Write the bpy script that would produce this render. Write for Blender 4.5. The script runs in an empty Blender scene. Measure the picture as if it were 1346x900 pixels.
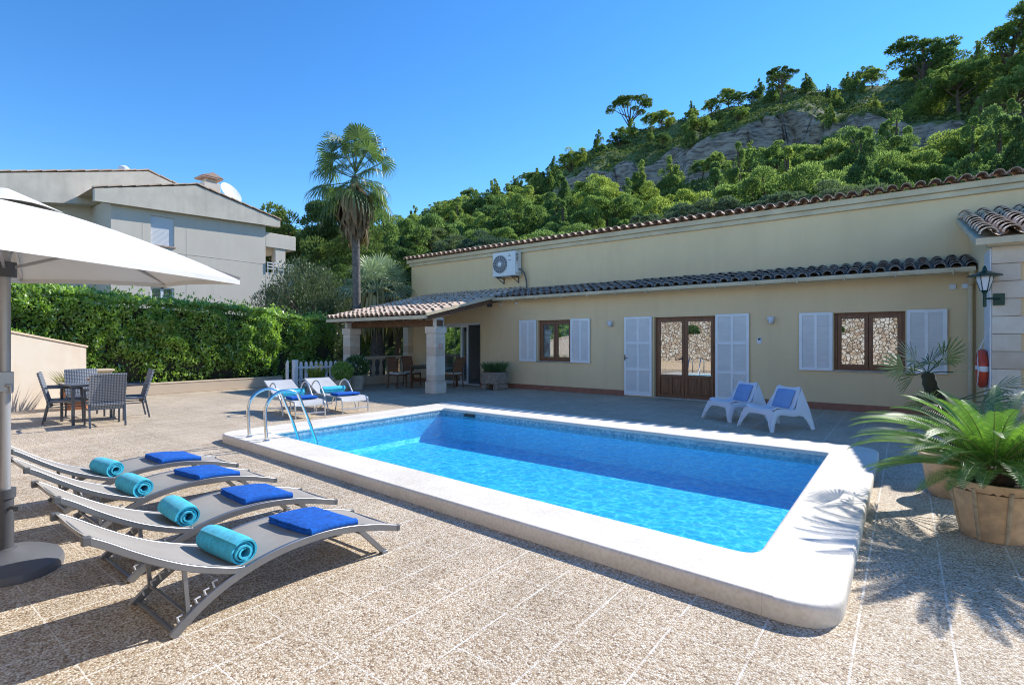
import bpy, math, random
import numpy as np
from mathutils import Vector, Matrix, noise
PI = math.pi
R = math.radians
sc = bpy.context.scene
col = sc.collection
random.seed(7)
rng = np.random.default_rng(7)

# ------------------------------------------------------------------ materials
def newmat(name):
    m = bpy.data.materials.new(name)
    m.use_nodes = True
    nt = m.node_tree
    for n in list(nt.nodes): nt.nodes.remove(n)
    out = nt.nodes.new('ShaderNodeOutputMaterial')
    return m, nt, out
class N:
    def __init__(s, nt): s.nt = nt
    def n(s, typ, **kw):
        nd = s.nt.nodes.new('ShaderNode' + typ)
        for k, v in kw.items():
            if k.startswith('i_'):
                key = k[2:]
                nd.inputs[int(key) if key.isdigit() else key.replace('_', ' ')].default_value = v
            else: setattr(nd, k, v)
        return nd
    def l(s, a, b): s.nt.links.new(a, b)
    def noise(s, vec, scale, detail=3, rough=.55):
        nd = s.n('TexNoise'); nd.inputs['Scale'].default_value = scale
        nd.inputs['Detail'].default_value = detail; nd.inputs['Roughness'].default_value = rough
        s.l(vec, nd.inputs['Vector']); return nd
    def ramp(s, fac, stops):
        r = s.n('ValToRGB'); cr = r.color_ramp
        while len(cr.elements) < len(stops): cr.elements.new(.5)
        for e, (p, c) in zip(cr.elements, stops):
            e.position = p; e.color = (*c, 1) if len(c) == 3 else c
        s.l(fac, r.inputs[0]); return r
    def math(s, op, a, b=None, c=None):
        m = s.n('Math', operation=op)
        for i, x in enumerate((a, b, c)):
            if x is None: continue
            if isinstance(x, (int, float)): m.inputs[i].default_value = x
            else: s.l(x, m.inputs[i])
        return m.outputs[0]
    def mix(s, fac, a, b, blend='MIX'):
        m = s.n('MixRGB', blend_type=blend)
        for i, x in enumerate((fac, a, b)):
            if isinstance(x, (int, float)): m.inputs[i].default_value = x
            elif isinstance(x, tuple): m.inputs[i].default_value = (*x, 1)
            else: s.l(x, m.inputs[i])
        return m.outputs[0]
    def bump(s, h, strength=.3, dist=.01):
        b = s.n('Bump'); b.inputs['Strength'].default_value = strength
        b.inputs['Distance'].default_value = dist
        s.l(h, b.inputs['Height']); return b.outputs[0]

def simple(name, c, rough=.6, metal=0, var=.0, vscale=3, c2=None, bump=0, bscale=60, bdist=.004, spec=.5, coords='pos', sheen=0, island=0):
    m, nt, out = newmat(name); g = N(nt)
    p = g.n('BsdfPrincipled'); g.l(p.outputs[0], out.inputs[0])
    p.inputs['Base Color'].default_value = (*c, 1)
    p.inputs['Roughness'].default_value = rough; p.inputs['Metallic'].default_value = metal
    p.inputs['Specular IOR Level'].default_value = spec
    if sheen: p.inputs['Sheen Weight'].default_value = sheen
    if coords == 'pos': v = g.n('NewGeometry').outputs['Position']
    else: v = g.n('TexCoord').outputs['Object']
    cc = None
    if var:
        nz = g.noise(v, vscale, 5, .6)
        c2 = c2 or tuple(x * (1 - var) for x in c)
        hi = tuple(min(1, x * (1 + var * .4)) for x in c)
        cc = g.ramp(nz.outputs[0], [(.32, c2), (.68, hi)]).outputs[0]
    if island:
        rd = g.n('NewGeometry').outputs['Random Per Island']
        k = g.ramp(rd, [(0, (1 - island,) * 3), (1, (1 + island,) * 3)]).outputs[0]
        cc = g.mix(1.0, cc if cc is not None else c, k, 'MULTIPLY')
    if cc is not None: g.l(cc, p.inputs['Base Color'])
    if bump:
        nb = g.noise(v, bscale, 4, .6)
        g.l(g.bump(nb.outputs[0], bump, bdist), p.inputs['Normal'])
    return m

M = {}
def mk_deck():
    m, nt, out = newmat('exposed_aggregate'); g = N(nt)
    p = g.n('BsdfPrincipled', i_Roughness=.75); g.l(p.outputs[0], out.inputs[0])
    pos = g.n('NewGeometry').outputs['Position']
    vo = g.n('TexVoronoi', i_Scale=108.0); g.l(pos, vo.inputs['Vector'])
    sep = g.n('SeparateColor'); g.l(vo.outputs['Color'], sep.inputs[0])
    peb = g.ramp(sep.outputs[0], [(0, (.22, .15, .10)), (.13, (.43, .31, .20)), (.38, (.58, .47, .33)), (.66, (.68, .59, .46)), (1, (.86, .80, .70))]).outputs[0]
    crev = g.ramp(vo.outputs['Distance'], [(.35, (1, 1, 1)), (.8, (.62, .58, .53))]).outputs[0]
    c = g.mix(1, peb, crev, 'MULTIPLY')
    big = g.noise(pos, .7, 4)
    c = g.mix(1, c, g.ramp(big.outputs[0], [(.3, (.88, .87, .86)), (.7, (1.05, 1.04, 1.02))]).outputs[0], 'MULTIPLY')
    sx = g.n('SeparateXYZ'); g.l(pos, sx.inputs[0])
    cell = g.n('CombineXYZ')
    g.l(g.math('FLOOR', g.math('DIVIDE', g.math('ADD', sx.outputs[0], 39.395), .39)), cell.inputs[0]); g.l(g.math('FLOOR', g.math('DIVIDE', g.math('ADD', sx.outputs[1], 36.165), .39)), cell.inputs[1])
    wn = g.n('TexWhiteNoise', noise_dimensions='3D'); g.l(cell.outputs[0], wn.inputs['Vector'])
    c = g.mix(1, c, g.ramp(wn.outputs[0], [(0, (.88, .87, .85)), (1, (1.04, 1.03, 1.02))]).outputs[0], 'MULTIPLY')
    st = g.noise(pos, 2.3, 5, .7)
    c = g.mix(1, c, g.ramp(st.outputs[0], [(.3, (.84, .82, .80)), (.45, (1, 1, 1))]).outputs[0], 'MULTIPLY')
    def line(comp, off, half=.014):
        f = g.math('FRACT', g.math('DIVIDE', g.math('ADD', comp, off), .39))
        d = g.math('ABSOLUTE', g.math('SUBTRACT', f, .5))
        return g.math('GREATER_THAN', d, .5 - half)
    lx = line(sx.outputs[0], 39.2); ly = line(sx.outputs[1], 39 - 3.03, .008)
    ln = g.noise(pos, 6, 3)
    jl = g.math('MULTIPLY', g.math('MAXIMUM', lx, ly), g.ramp(ln.outputs[0], [(.36, (.15, .15, .15)), (.6, (.75, .75, .75))]).outputs[0])
    c = g.mix(jl, c, (.80, .76, .69))
    g.l(c, p.inputs['Base Color'])
    hh = g.math('SUBTRACT', 1.0, vo.outputs['Distance'])
    g.l(g.bump(hh, .55, .006), p.inputs['Normal'])
    return m
def mk_coping():
    m, nt, out = newmat('pale_stone_coping'); g = N(nt)
    p = g.n('BsdfPrincipled', i_Roughness=.7); g.l(p.outputs[0], out.inputs[0])
    pos = g.n('NewGeometry').outputs['Position']
    n1 = g.noise(pos, 1.6, 6, .65); n2 = g.noise(pos, 40, 3)
    c = g.ramp(n1.outputs[0], [(.3, (.60, .53, .43)), (.5, (.71, .65, .55)), (.7, (.78, .725, .63))]).outputs[0]
    c = g.mix(.25, c, g.ramp(n2.outputs[0], [(.35, (.55, .5, .42)), (.6, (.9, .86, .8))]).outputs[0])
    sx = g.n('SeparateXYZ'); g.l(pos, sx.inputs[0])
    f = g.math('FRACT', g.math('DIVIDE', g.math('ADD', sx.outputs[0], 20.35), 1.16))
    j = g.math('LESS_THAN', f, .004)
    c = g.mix(g.math('MULTIPLY', j, .35), c, (.4, .36, .3))
    g.l(c, p.inputs['Base Color'])
    g.l(g.bump(n2.outputs[0], .15, .003), p.inputs['Normal'])
    return m
def mk_water():
    m, nt, out = newmat('pool_water'); g = N(nt)
    pos = g.n('NewGeometry').outputs['Position']
    wv = g.noise(pos, 2.6, 4, .65)
    dist = g.n('VectorMath', operation='SCALE'); g.l(wv.outputs['Color'], dist.inputs[0]); dist.inputs['Scale'].default_value = .26
    ad = g.n('VectorMath', operation='ADD'); g.l(pos, ad.inputs[0]); g.l(dist.outputs[0], ad.inputs[1])
    # painted caustics: a cell pattern brightens the water's transparent tint like focussed sun
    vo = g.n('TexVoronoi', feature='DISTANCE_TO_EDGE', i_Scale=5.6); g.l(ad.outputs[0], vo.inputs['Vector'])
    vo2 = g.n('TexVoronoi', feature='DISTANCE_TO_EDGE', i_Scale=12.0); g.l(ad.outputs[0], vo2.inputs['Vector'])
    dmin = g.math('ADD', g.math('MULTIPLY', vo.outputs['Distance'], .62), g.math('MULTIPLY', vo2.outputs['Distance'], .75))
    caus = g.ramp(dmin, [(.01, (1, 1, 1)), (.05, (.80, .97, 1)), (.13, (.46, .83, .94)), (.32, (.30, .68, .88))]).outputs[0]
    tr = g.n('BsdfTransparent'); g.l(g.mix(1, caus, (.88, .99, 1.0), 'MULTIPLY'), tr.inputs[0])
    gl = g.n('BsdfGlossy', i_Roughness=.03); gl.inputs[0].default_value = (1, 1, 1, 1)
    n1 = g.noise(ad.outputs[0], 5, 3, .6); n2 = g.noise(pos, 16, 3, .6)
    h = g.math('ADD', n1.outputs[0], g.math('MULTIPLY', n2.outputs[0], .35))
    b = g.bump(h, .8, .04)
    g.l(b, gl.inputs['Normal'])
    ge = g.n('NewGeometry'); dt_ = g.n('VectorMath', operation='DOT_PRODUCT'); g.l(ge.outputs['Incoming'], dt_.inputs[0]); g.l(b, dt_.inputs[1])
    c1 = g.math('SUBTRACT', 1.0, g.math('MINIMUM', 1.0, g.math('ABSOLUTE', dt_.outputs['Value'])))
    fr = g.math('ADD', .02, g.math('MULTIPLY', .6, g.math('POWER', c1, 5.0)))
    mx = g.n('MixShader'); g.l(fr, mx.inputs[0]); g.l(tr.outputs[0], mx.inputs[1]); g.l(gl.outputs[0], mx.inputs[2])
    g.l(mx.outputs[0], out.inputs[0])
    return m
def mk_glass(name, refl, tint=(1, 1, 1), reflc=(.95, .97, 1)):
    m, nt, out = newmat(name); g = N(nt)
    tr = g.n('BsdfTransparent'); tr.inputs[0].default_value = (*tint, 1)
    gl = g.n('BsdfGlossy', i_Roughness=.0); gl.inputs[0].default_value = (*reflc, 1)
    mx = g.n('MixShader'); mx.inputs[0].default_value = refl
    g.l(tr.outputs[0], mx.inputs[1]); g.l(gl.outputs[0], mx.inputs[2]); g.l(mx.outputs[0], out.inputs[0])
    return m
def mk_leaf(name, a, b, trans=.35, scale=1.2, objrand=True, gloss=.0, tr_col=None):
    m, nt, out = newmat(name); g = N(nt)
    pos = g.n('TexCoord').outputs['Object']
    nz = g.noise(pos, scale, 4, .6)
    isl = g.n('NewGeometry').outputs['Random Per Island']
    f = g.math('ADD', g.math('MULTIPLY', nz.outputs[0], .7), g.math('MULTIPLY', isl, .3))
    c = g.ramp(f, [(.3, a), (.7, b)]).outputs[0]
    if objrand:
        oi = g.n('ObjectInfo')
        k = g.ramp(oi.outputs['Random'], [(0, (.62, .72, .85)), (.35, (.9, .95, .9)), (.7, (1.1, 1.05, .95)), (1, (1.35, 1.22, .9))]).outputs[0]
        c = g.mix(1, c, k, 'MULTIPLY')
    d = g.n('BsdfDiffuse'); t = g.n('BsdfTranslucent'); g.l(c, d.inputs[0])
    tc = g.mix(1, c, tr_col or (1.25, 1.35, .75), 'MULTIPLY'); g.l(tc, t.inputs[0])
    mx = g.n('MixShader'); mx.inputs[0].default_value = trans
    g.l(d.outputs[0], mx.inputs[1]); g.l(t.outputs[0], mx.inputs[2])
    o = mx.outputs[0]
    if gloss:
        gl = g.n('BsdfGlossy', i_Roughness=.42); gl.inputs[0].default_value = (1, 1, 1, 1)
        m2 = g.n('MixShader'); m2.inputs[0].default_value = gloss * .10
        g.l(o, m2.inputs[1]); g.l(gl.outputs[0], m2.inputs[2]); o = m2.outputs[0]
    g.l(o, out.inputs[0])
    return m
def mk_rubble():
    m, nt, out = newmat('rubble_masonry'); g = N(nt)
    p = g.n('BsdfPrincipled', i_Roughness=.85); g.l(p.outputs[0], out.inputs[0])
    pos = g.n('NewGeometry').outputs['Position']
    w = g.noise(pos, 3, 3); sc_ = g.n('VectorMath', operation='SCALE'); g.l(w.outputs['Color'], sc_.inputs[0]); sc_.inputs['Scale'].default_value = .08
    ad = g.n('VectorMath', operation='ADD'); g.l(pos, ad.inputs[0]); g.l(sc_.outputs[0], ad.inputs[1])
    v1 = g.n('TexVoronoi', i_Scale=6.5); g.l(ad.outputs[0], v1.inputs['Vector'])
    v2 = g.n('TexVoronoi', feature='DISTANCE_TO_EDGE', i_Scale=6.5); g.l(ad.outputs[0], v2.inputs['Vector'])
    sep = g.n('SeparateColor'); g.l(v1.outputs['Color'], sep.inputs[0])
    c = g.ramp(sep.outputs[0], [(0, (.36, .26, .19)), (.35, (.50, .41, .31)), (.7, (.58, .52, .44)), (1, (.66, .62, .56))]).outputs[0]
    mo = g.ramp(v2.outputs['Distance'], [(.02, (0, 0, 0)), (.09, (1, 1, 1))]).outputs[0]
    c = g.mix(mo, (.10, .075, .055), c)
    g.l(c, p.inputs['Base Color'])
    g.l(g.bump(mo, .8, .03), p.inputs['Normal'])
    return m
def mk_terrain():
    m, nt, out = newmat('rocky_hillside'); g = N(nt)
    p = g.n('BsdfPrincipled', i_Roughness=.95); p.inputs['Specular IOR Level'].default_value = .1
    g.l(p.outputs[0], out.inputs[0])
    ge = g.n('NewGeometry'); pos = ge.outputs['Position']
    sn = g.n('SeparateXYZ'); g.l(ge.outputs['Normal'], sn.inputs[0])
    n1 = g.noise(pos, .35, 6, .7); n2 = g.noise(pos, 2.2, 5, .7)
    green = g.ramp(n2.outputs[0], [(.35, (.07, .11, .03)), (.52, (.15, .20, .07)), (.68, (.34, .34, .18))]).outputs[0]
    mp = g.n('Mapping'); mp.inputs['Scale'].default_value = (.5, .5, 2.4); g.l(pos, mp.inputs['Vector'])
    n3 = g.noise(mp.outputs[0], 1.1, 7, .7)
    rock = g.ramp(n3.outputs[0], [(.3, (.035, .03, .027)), (.44, (.24, .21, .18)), (.56, (.46, .42, .36)), (.75, (.60, .50, .38))]).outputs[0]
    f = g.math('ADD', sn.outputs[2], g.math('MULTIPLY', g.math('SUBTRACT', n1.outputs[0], .5), .8))
    f = g.ramp(f, [(.52, (0, 0, 0)), (.66, (1, 1, 1))]).outputs[0]
    g.l(g.mix(f, rock, green), p.inputs['Base Color'])
    g.l(g.bump(n3.outputs[0], 1.0, .6), p.inputs['Normal'])
    return m
def mk_tile(name, a, b, dark, amt):
    m, nt, out = newmat(name); g = N(nt)
    p = g.n('BsdfPrincipled', i_Roughness=.85); g.l(p.outputs[0], out.inputs[0])
    ge = g.n('NewGeometry'); pos = ge.outputs['Position']
    c = g.ramp(ge.outputs['Random Per Island'], [(0, a), (1, b)]).outputs[0]
    n1 = g.noise(pos, 5, 6, .7)
    f = g.ramp(n1.outputs[0], [(.5 - amt * .25, (1, 1, 1)), (.62, (0, 0, 0))]).outputs[0]
    c = g.mix(g.math('MULTIPLY', f, amt), c, dark)
    g.l(c, p.inputs['Base Color']); g.l(g.bump(n1.outputs[0], .3, .01), p.inputs['Normal'])
    return m
def mk_block(name, a, b, w, h, mortar=(.66, .60, .50)):
    """ashlar blocks: courses of height h"""
    m, nt, out = newmat(name); g = N(nt)
    p = g.n('BsdfPrincipled', i_Roughness=.8); g.l(p.outputs[0], out.inputs[0])
    ge = g.n('NewGeometry'); pos = ge.outputs['Position']
    n1 = g.noise(pos, 3.0, 6, .65); n2 = g.noise(pos, 40, 3)
    sx = g.n('SeparateXYZ'); g.l(pos, sx.inputs[0])
    fl = g.math('FLOOR', g.math('DIVIDE', sx.outputs[2], h))
    wn = g.n('TexWhiteNoise', noise_dimensions='1D'); g.l(fl, wn.inputs['W'])
    f = g.math('ADD', g.math('MULTIPLY', n1.outputs[0], .7), g.math('MULTIPLY', wn.outputs[0], .3))
    c = g.ramp(f, [(.3, a), (.7, b)]).outputs[0]
    fr = g.math('FRACT', g.math('DIVIDE', sx.outputs[2], h))
    j = g.math('LESS_THAN', fr, .02)
    c = g.mix(g.math('MULTIPLY', j, .7), c, mortar)
    g.l(c, p.inputs['Base Color'])
    g.l(g.bump(n2.outputs[0], .3, .004), p.inputs['Normal'])
    return m
def mk_stucco(name, c, stain, amt=.35, big=.5):
    m, nt, out = newmat(name); g = N(nt)
    p = g.n('BsdfPrincipled', i_Roughness=.9); p.inputs['Specular IOR Level'].default_value = .2
    g.l(p.outputs[0], out.inputs[0])
    pos = g.n('NewGeometry').outputs['Position']
    n1 = g.noise(pos, big, 6, .65); n2 = g.noise(pos, 120, 3, .6)
    mp = g.n('Mapping'); mp.inputs['Scale'].default_value = (2.5, 2.5, .25); g.l(pos, mp.inputs['Vector'])
    n3 = g.noise(mp.outputs[0], 1.2, 5, .6)
    f = g.math('MULTIPLY', g.ramp(n1.outputs[0], [(.42, (0, 0, 0)), (.72, (1, 1, 1))]).outputs[0], amt)
    cc = g.mix(f, c, stain)
    f2 = g.math('MULTIPLY', g.ramp(n3.outputs[0], [(.5, (0, 0, 0)), (.75, (1, 1, 1))]).outputs[0], amt * .7)
    cc = g.mix(f2, cc, stain)
    g.l(cc, p.inputs['Base Color']); g.l(g.bump(n2.outputs[0], .25, .004), p.inputs['Normal'])
    return m
def mk_wood():
    m, nt, out = newmat('varnished_wood'); g = N(nt)
    p = g.n('BsdfPrincipled', i_Roughness=.38); g.l(p.outputs[0], out.inputs[0])
    pos = g.n('TexCoord').outputs['Object']
    mp = g.n('Mapping'); mp.inputs['Scale'].default_value = (14, 14, 1.2); g.l(pos, mp.inputs['Vector'])
    n1 = g.noise(mp.outputs[0], 2.5, 5, .65)
    g.l(g.ramp(n1.outputs[0], [(.3, (.12, .045, .02)), (.7, (.27, .115, .05))]).outputs[0], p.inputs['Base Color'])
    return m
def mk_wicker():
    m, nt, out = newmat('grey_wicker'); g = N(nt)
    p = g.n('BsdfPrincipled', i_Roughness=.55); g.l(p.outputs[0], out.inputs[0])
    pos = g.n('TexCoord').outputs['Object']
    w1 = g.n('TexWave', i_Scale=11.0, wave_type='BANDS', bands_direction='Z'); g.l(pos, w1.inputs['Vector'])
    w2 = g.n('TexWave', i_Scale=8.0, wave_type='BANDS', bands_direction='Y'); g.l(pos, w2.inputs['Vector'])
    h = g.math('MULTIPLY', w1.outputs[1], w2.outputs[1])
    g.l(g.ramp(h, [(0, (.09, .10, .12)), (.5, (.27, .30, .34))]).outputs[0], p.inputs['Base Color'])
    g.l(g.bump(h, .6, .006), p.inputs['Normal'])
    return m
def mk_pool():
    m, nt, out = newmat('pool_lining'); g = N(nt)
    p = g.n('BsdfPrincipled', i_Roughness=.5); g.l(p.outputs[0], out.inputs[0])
    pos = g.n('NewGeometry').outputs['Position']
    n1 = g.noise(pos, 1.2, 4)
    g.l(g.ramp(n1.outputs[0], [(.3, (.13, .69, .95)), (.7, (.20, .76, .97))]).outputs[0], p.inputs['Base Color'])
    return m
def mk_mosaic():
    m, nt, out = newmat('waterline_mosaic'); g = N(nt)
    p = g.n('BsdfPrincipled', i_Roughness=.25); g.l(p.outputs[0], out.inputs[0])
    pos = g.n('NewGeometry').outputs['Position']
    v = g.n('TexVoronoi', i_Scale=30.0, distance='CHEBYCHEV'); v.inputs['Randomness'].default_value = 0; g.l(pos, v.inputs['Vector'])
    sep = g.n('SeparateColor'); g.l(v.outputs['Color'], sep.inputs[0])
    g.l(g.ramp(sep.outputs[1], [(0, (.16, .28, .36)), (.5, (.25, .40, .48)), (1, (.36, .52, .58))]).outputs[0], p.inputs['Base Color'])
    return m
def mk_sling():
    m, nt, out = newmat('taupe_sling'); g = N(nt)
    p = g.n('BsdfPrincipled', i_Roughness=.75); g.l(p.outputs[0], out.inputs[0])
    pos = g.n('TexCoord').outputs['Object']
    ck = g.n('TexChecker', i_Scale=260.0); g.l(pos, ck.inputs['Vector'])
    nz = g.noise(pos, 4, 4)
    c = g.mix(g.ramp(nz.outputs[0], [(.35, (0, 0, 0)), (.7, (1, 1, 1))]).outputs[0], (.29, .265, .24), (.345, .32, .29))
    c = g.mix(g.math('MULTIPLY', ck.outputs[1], .12), c, (.2, .18, .16))
    g.l(c, p.inputs['Base Color'])
    return m
def mk_fabric():
    m, nt, out = newmat('parasol_fabric'); g = N(nt)
    pos = g.n('NewGeometry').outputs['Position']
    nz = g.noise(pos, 2.2, 4)
    c = g.ramp(nz.outputs[0], [(.3, (.74, .74, .72)), (.7, (.82, .82, .80))]).outputs[0]
    d = g.n('BsdfDiffuse'); g.l(c, d.inputs[0]); t = g.n('BsdfTranslucent'); t.inputs[0].default_value = (.45, .42, .38, 1)
    mx = g.n('MixShader'); mx.inputs[0].default_value = .2
    b = g.bump(nz.outputs[0], .4, .05); g.l(b, d.inputs['Normal'])
    g.l(d.outputs[0], mx.inputs[1]); g.l(t.outputs[0], mx.inputs[2]); g.l(mx.outputs[0], out.inputs[0])
    return m

M['deck'] = mk_deck(); M['coping'] = mk_coping(); M['water'] = mk_water()
M['glass'] = mk_glass('window_glass', .34, (.8, .85, .85)); M['glass2'] = mk_glass('lantern_glass', .12, (.9, .93, .93))
M['rubble'] = mk_rubble(); M['terrain'] = mk_terrain()
M['tile'] = mk_tile('clay_roof_tile', (.60, .42, .30), (.78, .62, .48), (.30, .24, .2), .25)
M['tile_old'] = mk_tile('lichened_shaded_tile', (.27, .23, .20), (.42, .34, .28), (.10, .095, .09), .75)  # dark tone holds lichen plus the shade on the lean-to, put into the colour
M['tile_edge'] = mk_tile('pink_edge_tile', (.46, .30, .22), (.58, .42, .32), (.2, .16, .14), .4)
M['block'] = mk_block('limestone_ashlar', (.58, .44, .32), (.76, .68, .56), .4, .27)
M['stucco'] = mk_stucco('ochre_stucco', (.86, .64, .375), (.70, .52, .30), .5)
M['cream'] = simple('cream_trim', (.66, .55, .37), .7, var=.2, vscale=2)
M['greystucco'] = mk_stucco('grey_stucco', (.66, .60, .51), (.50, .45, .38), .35, .4)
M['greyband'] = mk_stucco('weathered_fascia', (.66, .60, .50), (.42, .38, .32), .55, .9)
M['stain'] = mk_stucco('stained_render', (.60, .53, .44), (.50, .36, .24), .6, .5)
M['lowwall'] = mk_stucco('low_wall_render', (.60, .48, .35), (.50, .40, .30), .4, 1)
M['skirt'] = simple('terracotta_skirting', (.36, .15, .09), .6, var=.3, vscale=6)
M['wood'] = mk_wood(); M['darkwood'] = simple('stained_beam', (.17, .085, .045), .6, var=.4, vscale=7)
M['white'] = simple('white_paint', (.86, .86, .85), .4, var=.05, vscale=4)
M['pvc'] = simple('white_frame', (.74, .76, .77), .35)
M['chrome'] = simple('stainless_steel', (.72, .72, .70), .16, 1)
M['alu'] = simple('grey_aluminium', (.25, .26, .28), .38, .75, var=.15)
M['silver'] = simple('silver_tube', (.62, .63, .64), .3, .6)
M['grey_pl'] = simple('grey_plastic', (.10, .105, .11), .5)
M['clip'] = simple('pale_plastic', (.55, .56, .57), .4)
M['sling'] = mk_sling(); M['sling2'] = simple('silver_grey_mesh', (.50, .50, .50), .6, var=.1, vscale=6)
M['turq'] = simple('turquoise_towel', (.045, .56, .78), .95, var=.25, vscale=30, bump=1, bscale=220, bdist=.006, sheen=.15, coords='obj')
M['blue'] = simple('royal_blue_towel', (.0, .115, .54), .95, var=.35, vscale=24, bump=1, bscale=240, bdist=.006, sheen=.0, coords='obj')
M['cushion'] = simple('blue_cushion', (.22, .38, .66), .9, var=.12, vscale=9, bump=.4, bscale=200, coords='obj')
M['wicker'] = mk_wicker(); M['legmetal'] = simple('dark_grey_metal', (.09, .10, .12), .4, .6)
M['terracotta'] = simple('weathered_terracotta', (.58, .41, .25), .85, var=.35, vscale=9, c2=(.40, .29, .19), bump=.4, bscale=30, coords='obj')
M['potrib'] = simple('limy_terracotta', (.44, .37, .27), .9, var=.35, vscale=14, coords='obj')
M['terra2'] = simple('orange_terracotta', (.46, .19, .10), .75, var=.25, vscale=8)
M['soil'] = simple('dark_soil', (.07, .045, .028), .95, var=.5, vscale=40, bump=1, bscale=60, bdist=.02)
M['pool'] = mk_pool(); M['mosaic'] = mk_mosaic()
M['fabric'] = mk_fabric()
M['base'] = simple('parasol_base_resin', (.12, .125, .14), .5, var=.15)
M['pole'] = simple('parasol_pole', (.40, .40, .41), .35, .4)
M['darkpole'] = simple('charcoal_sleeve', (.07, .075, .085), .45)
M['ltplastic'] = simple('white_plastic', (.72, .75, .80), .35)
M['red'] = simple('orange_red_plastic', (.62, .07, .025), .4, var=.15, vscale=8)
M['rope'] = simple('white_rope', (.75, .74, .70), .8)
M['green_iron'] = simple('dark_green_iron', (.012, .055, .04), .35, .3)
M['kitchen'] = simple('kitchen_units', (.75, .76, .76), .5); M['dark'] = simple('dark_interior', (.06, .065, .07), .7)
M['room'] = simple('interior_paint', (.70, .69, .67), .8)
M['curtain'] = simple('white_curtain', (.80, .80, .78), .9, var=.12, vscale=8)
M['shutter_roll'] = simple('roller_shutter', (.70, .71, .73), .5)
M['acwhite'] = simple('enamelled_casing', (.72, .73, .72), .35, var=.05); M['acgrille'] = simple('fan_grille', (.12, .13, .14), .5)
M['soilground'] = simple('dry_earth', (.20, .16, .10), .95, var=.5, vscale=.8, c2=(.09, .10, .04))
M['planter'] = simple('concrete_planter', (.50, .44, .36), .85, var=.3, vscale=8)
M['trough'] = simple('carved_stone', (.36, .29, .22), .9, var=.55, vscale=14, c2=(.2, .16, .13), bump=1, bscale=22, bdist=.03)
M['tabletop'] = simple('smoked_glass', (.16, .18, .21), .08, spec=.8)
M['cane'] = simple('woven_cane', (.26, .12, .06), .6, var=.3, vscale=20)
M['cloth'] = simple('teal_cloth', (.20, .30, .30), .9, var=.3, vscale=12); M['seatpad'] = simple('pale_seat_pad', (.62, .58, .52), .9)
M['bark'] = simple('pine_bark', (.12, .085, .06), .95, var=.5, vscale=5, coords='obj')
M['palmbark'] = simple('palm_trunk_bark', (.16, .145, .13), .95, var=.5, vscale=9, bump=1, bscale=14, bdist=.04, coords='obj')
M['pineleaf'] = mk_leaf('pine_needles', (.11, .165, .06), (.31, .40, .17), .52, .5)
M['pinedark'] = mk_leaf('dark_pine_needles', (.07, .11, .04), (.18, .25, .10), .42, .5)
M['silverleaf'] = mk_leaf('silvery_oak_leaves', (.09, .13, .08), (.22, .28, .19), .25, .8)
M['hedgeleaf'] = mk_leaf('glossy_hedge_leaves', (.11, .22, .035), (.42, .60, .13), .48, 1.1, False, .7)
M['oliveleaf'] = mk_leaf('olive_leaves', (.06, .09, .045), (.17, .21, .12), .25, 1.5, False, .3)
M['palmleaf'] = mk_leaf('fan_palm_leaf', (.06, .12, .04), (.18, .26, .10), .38, 1.2, False, .5)
M['palmsilver'] = mk_leaf('silvery_palm_leaf', (.20, .27, .17), (.46, .53, .38), .3, 1.2, False, .5)
M['deadleaf'] = mk_leaf('dead_palm_leaf', (.13, .09, .055), (.32, .25, .16), .2, 2, False)
M['strawleaf'] = mk_leaf('straw_palm_leaf', (.26, .22, .10), (.48, .42, .24), .3, 2, False)
M['cycas'] = mk_leaf('cycad_leaflets', (.06, .14, .05), (.155, .285, .085), .42, 2.5, False, .5, (1.8, 1.9, .55))
M['cycasrib'] = simple('cycad_rib', (.30, .36, .12), .5)
M['chamleaf'] = mk_leaf('dwarf_palm_leaf', (.03, .06, .03), (.08, .13, .06), .2, 2.5, False, .6)
M['grassleaf'] = mk_leaf('yellow_green_leaf', (.16, .22, .04), (.34, .38, .10), .35, 3, False)
M['potgreen'] = mk_leaf('pot_plant_leaf', (.04, .10, .03), (.12, .22, .07), .3, 3, False, .4)
M['dryleaf'] = mk_leaf('pale_succulent_leaf', (.24, .24, .12), (.45, .42, .25), .25, 3, False)
M['flower'] = simple('white_petal', (.8, .8, .74), .7); M['yflower'] = simple('yellow_petal', (.7, .55, .05), .7)
M['hedgecore'] = simple('dark_core_twigs', (.035, .035, .018), .95, var=.5, vscale=6)
M['fruit'] = simple('red_fruit', (.45, .06, .03), .4); M['bowl'] = simple('pale_blue_bowl', (.40, .55, .6), .3)
M['under'] = mk_leaf('maquis_leaves', (.06, .09, .03), (.22, .27, .10), .2, .25, False)
M['black'] = simple('black_plastic', (.02, .02, .022), .4)
M['redmark'] = simple('faded_red_paint', (.65, .25, .22), .7)

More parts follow.
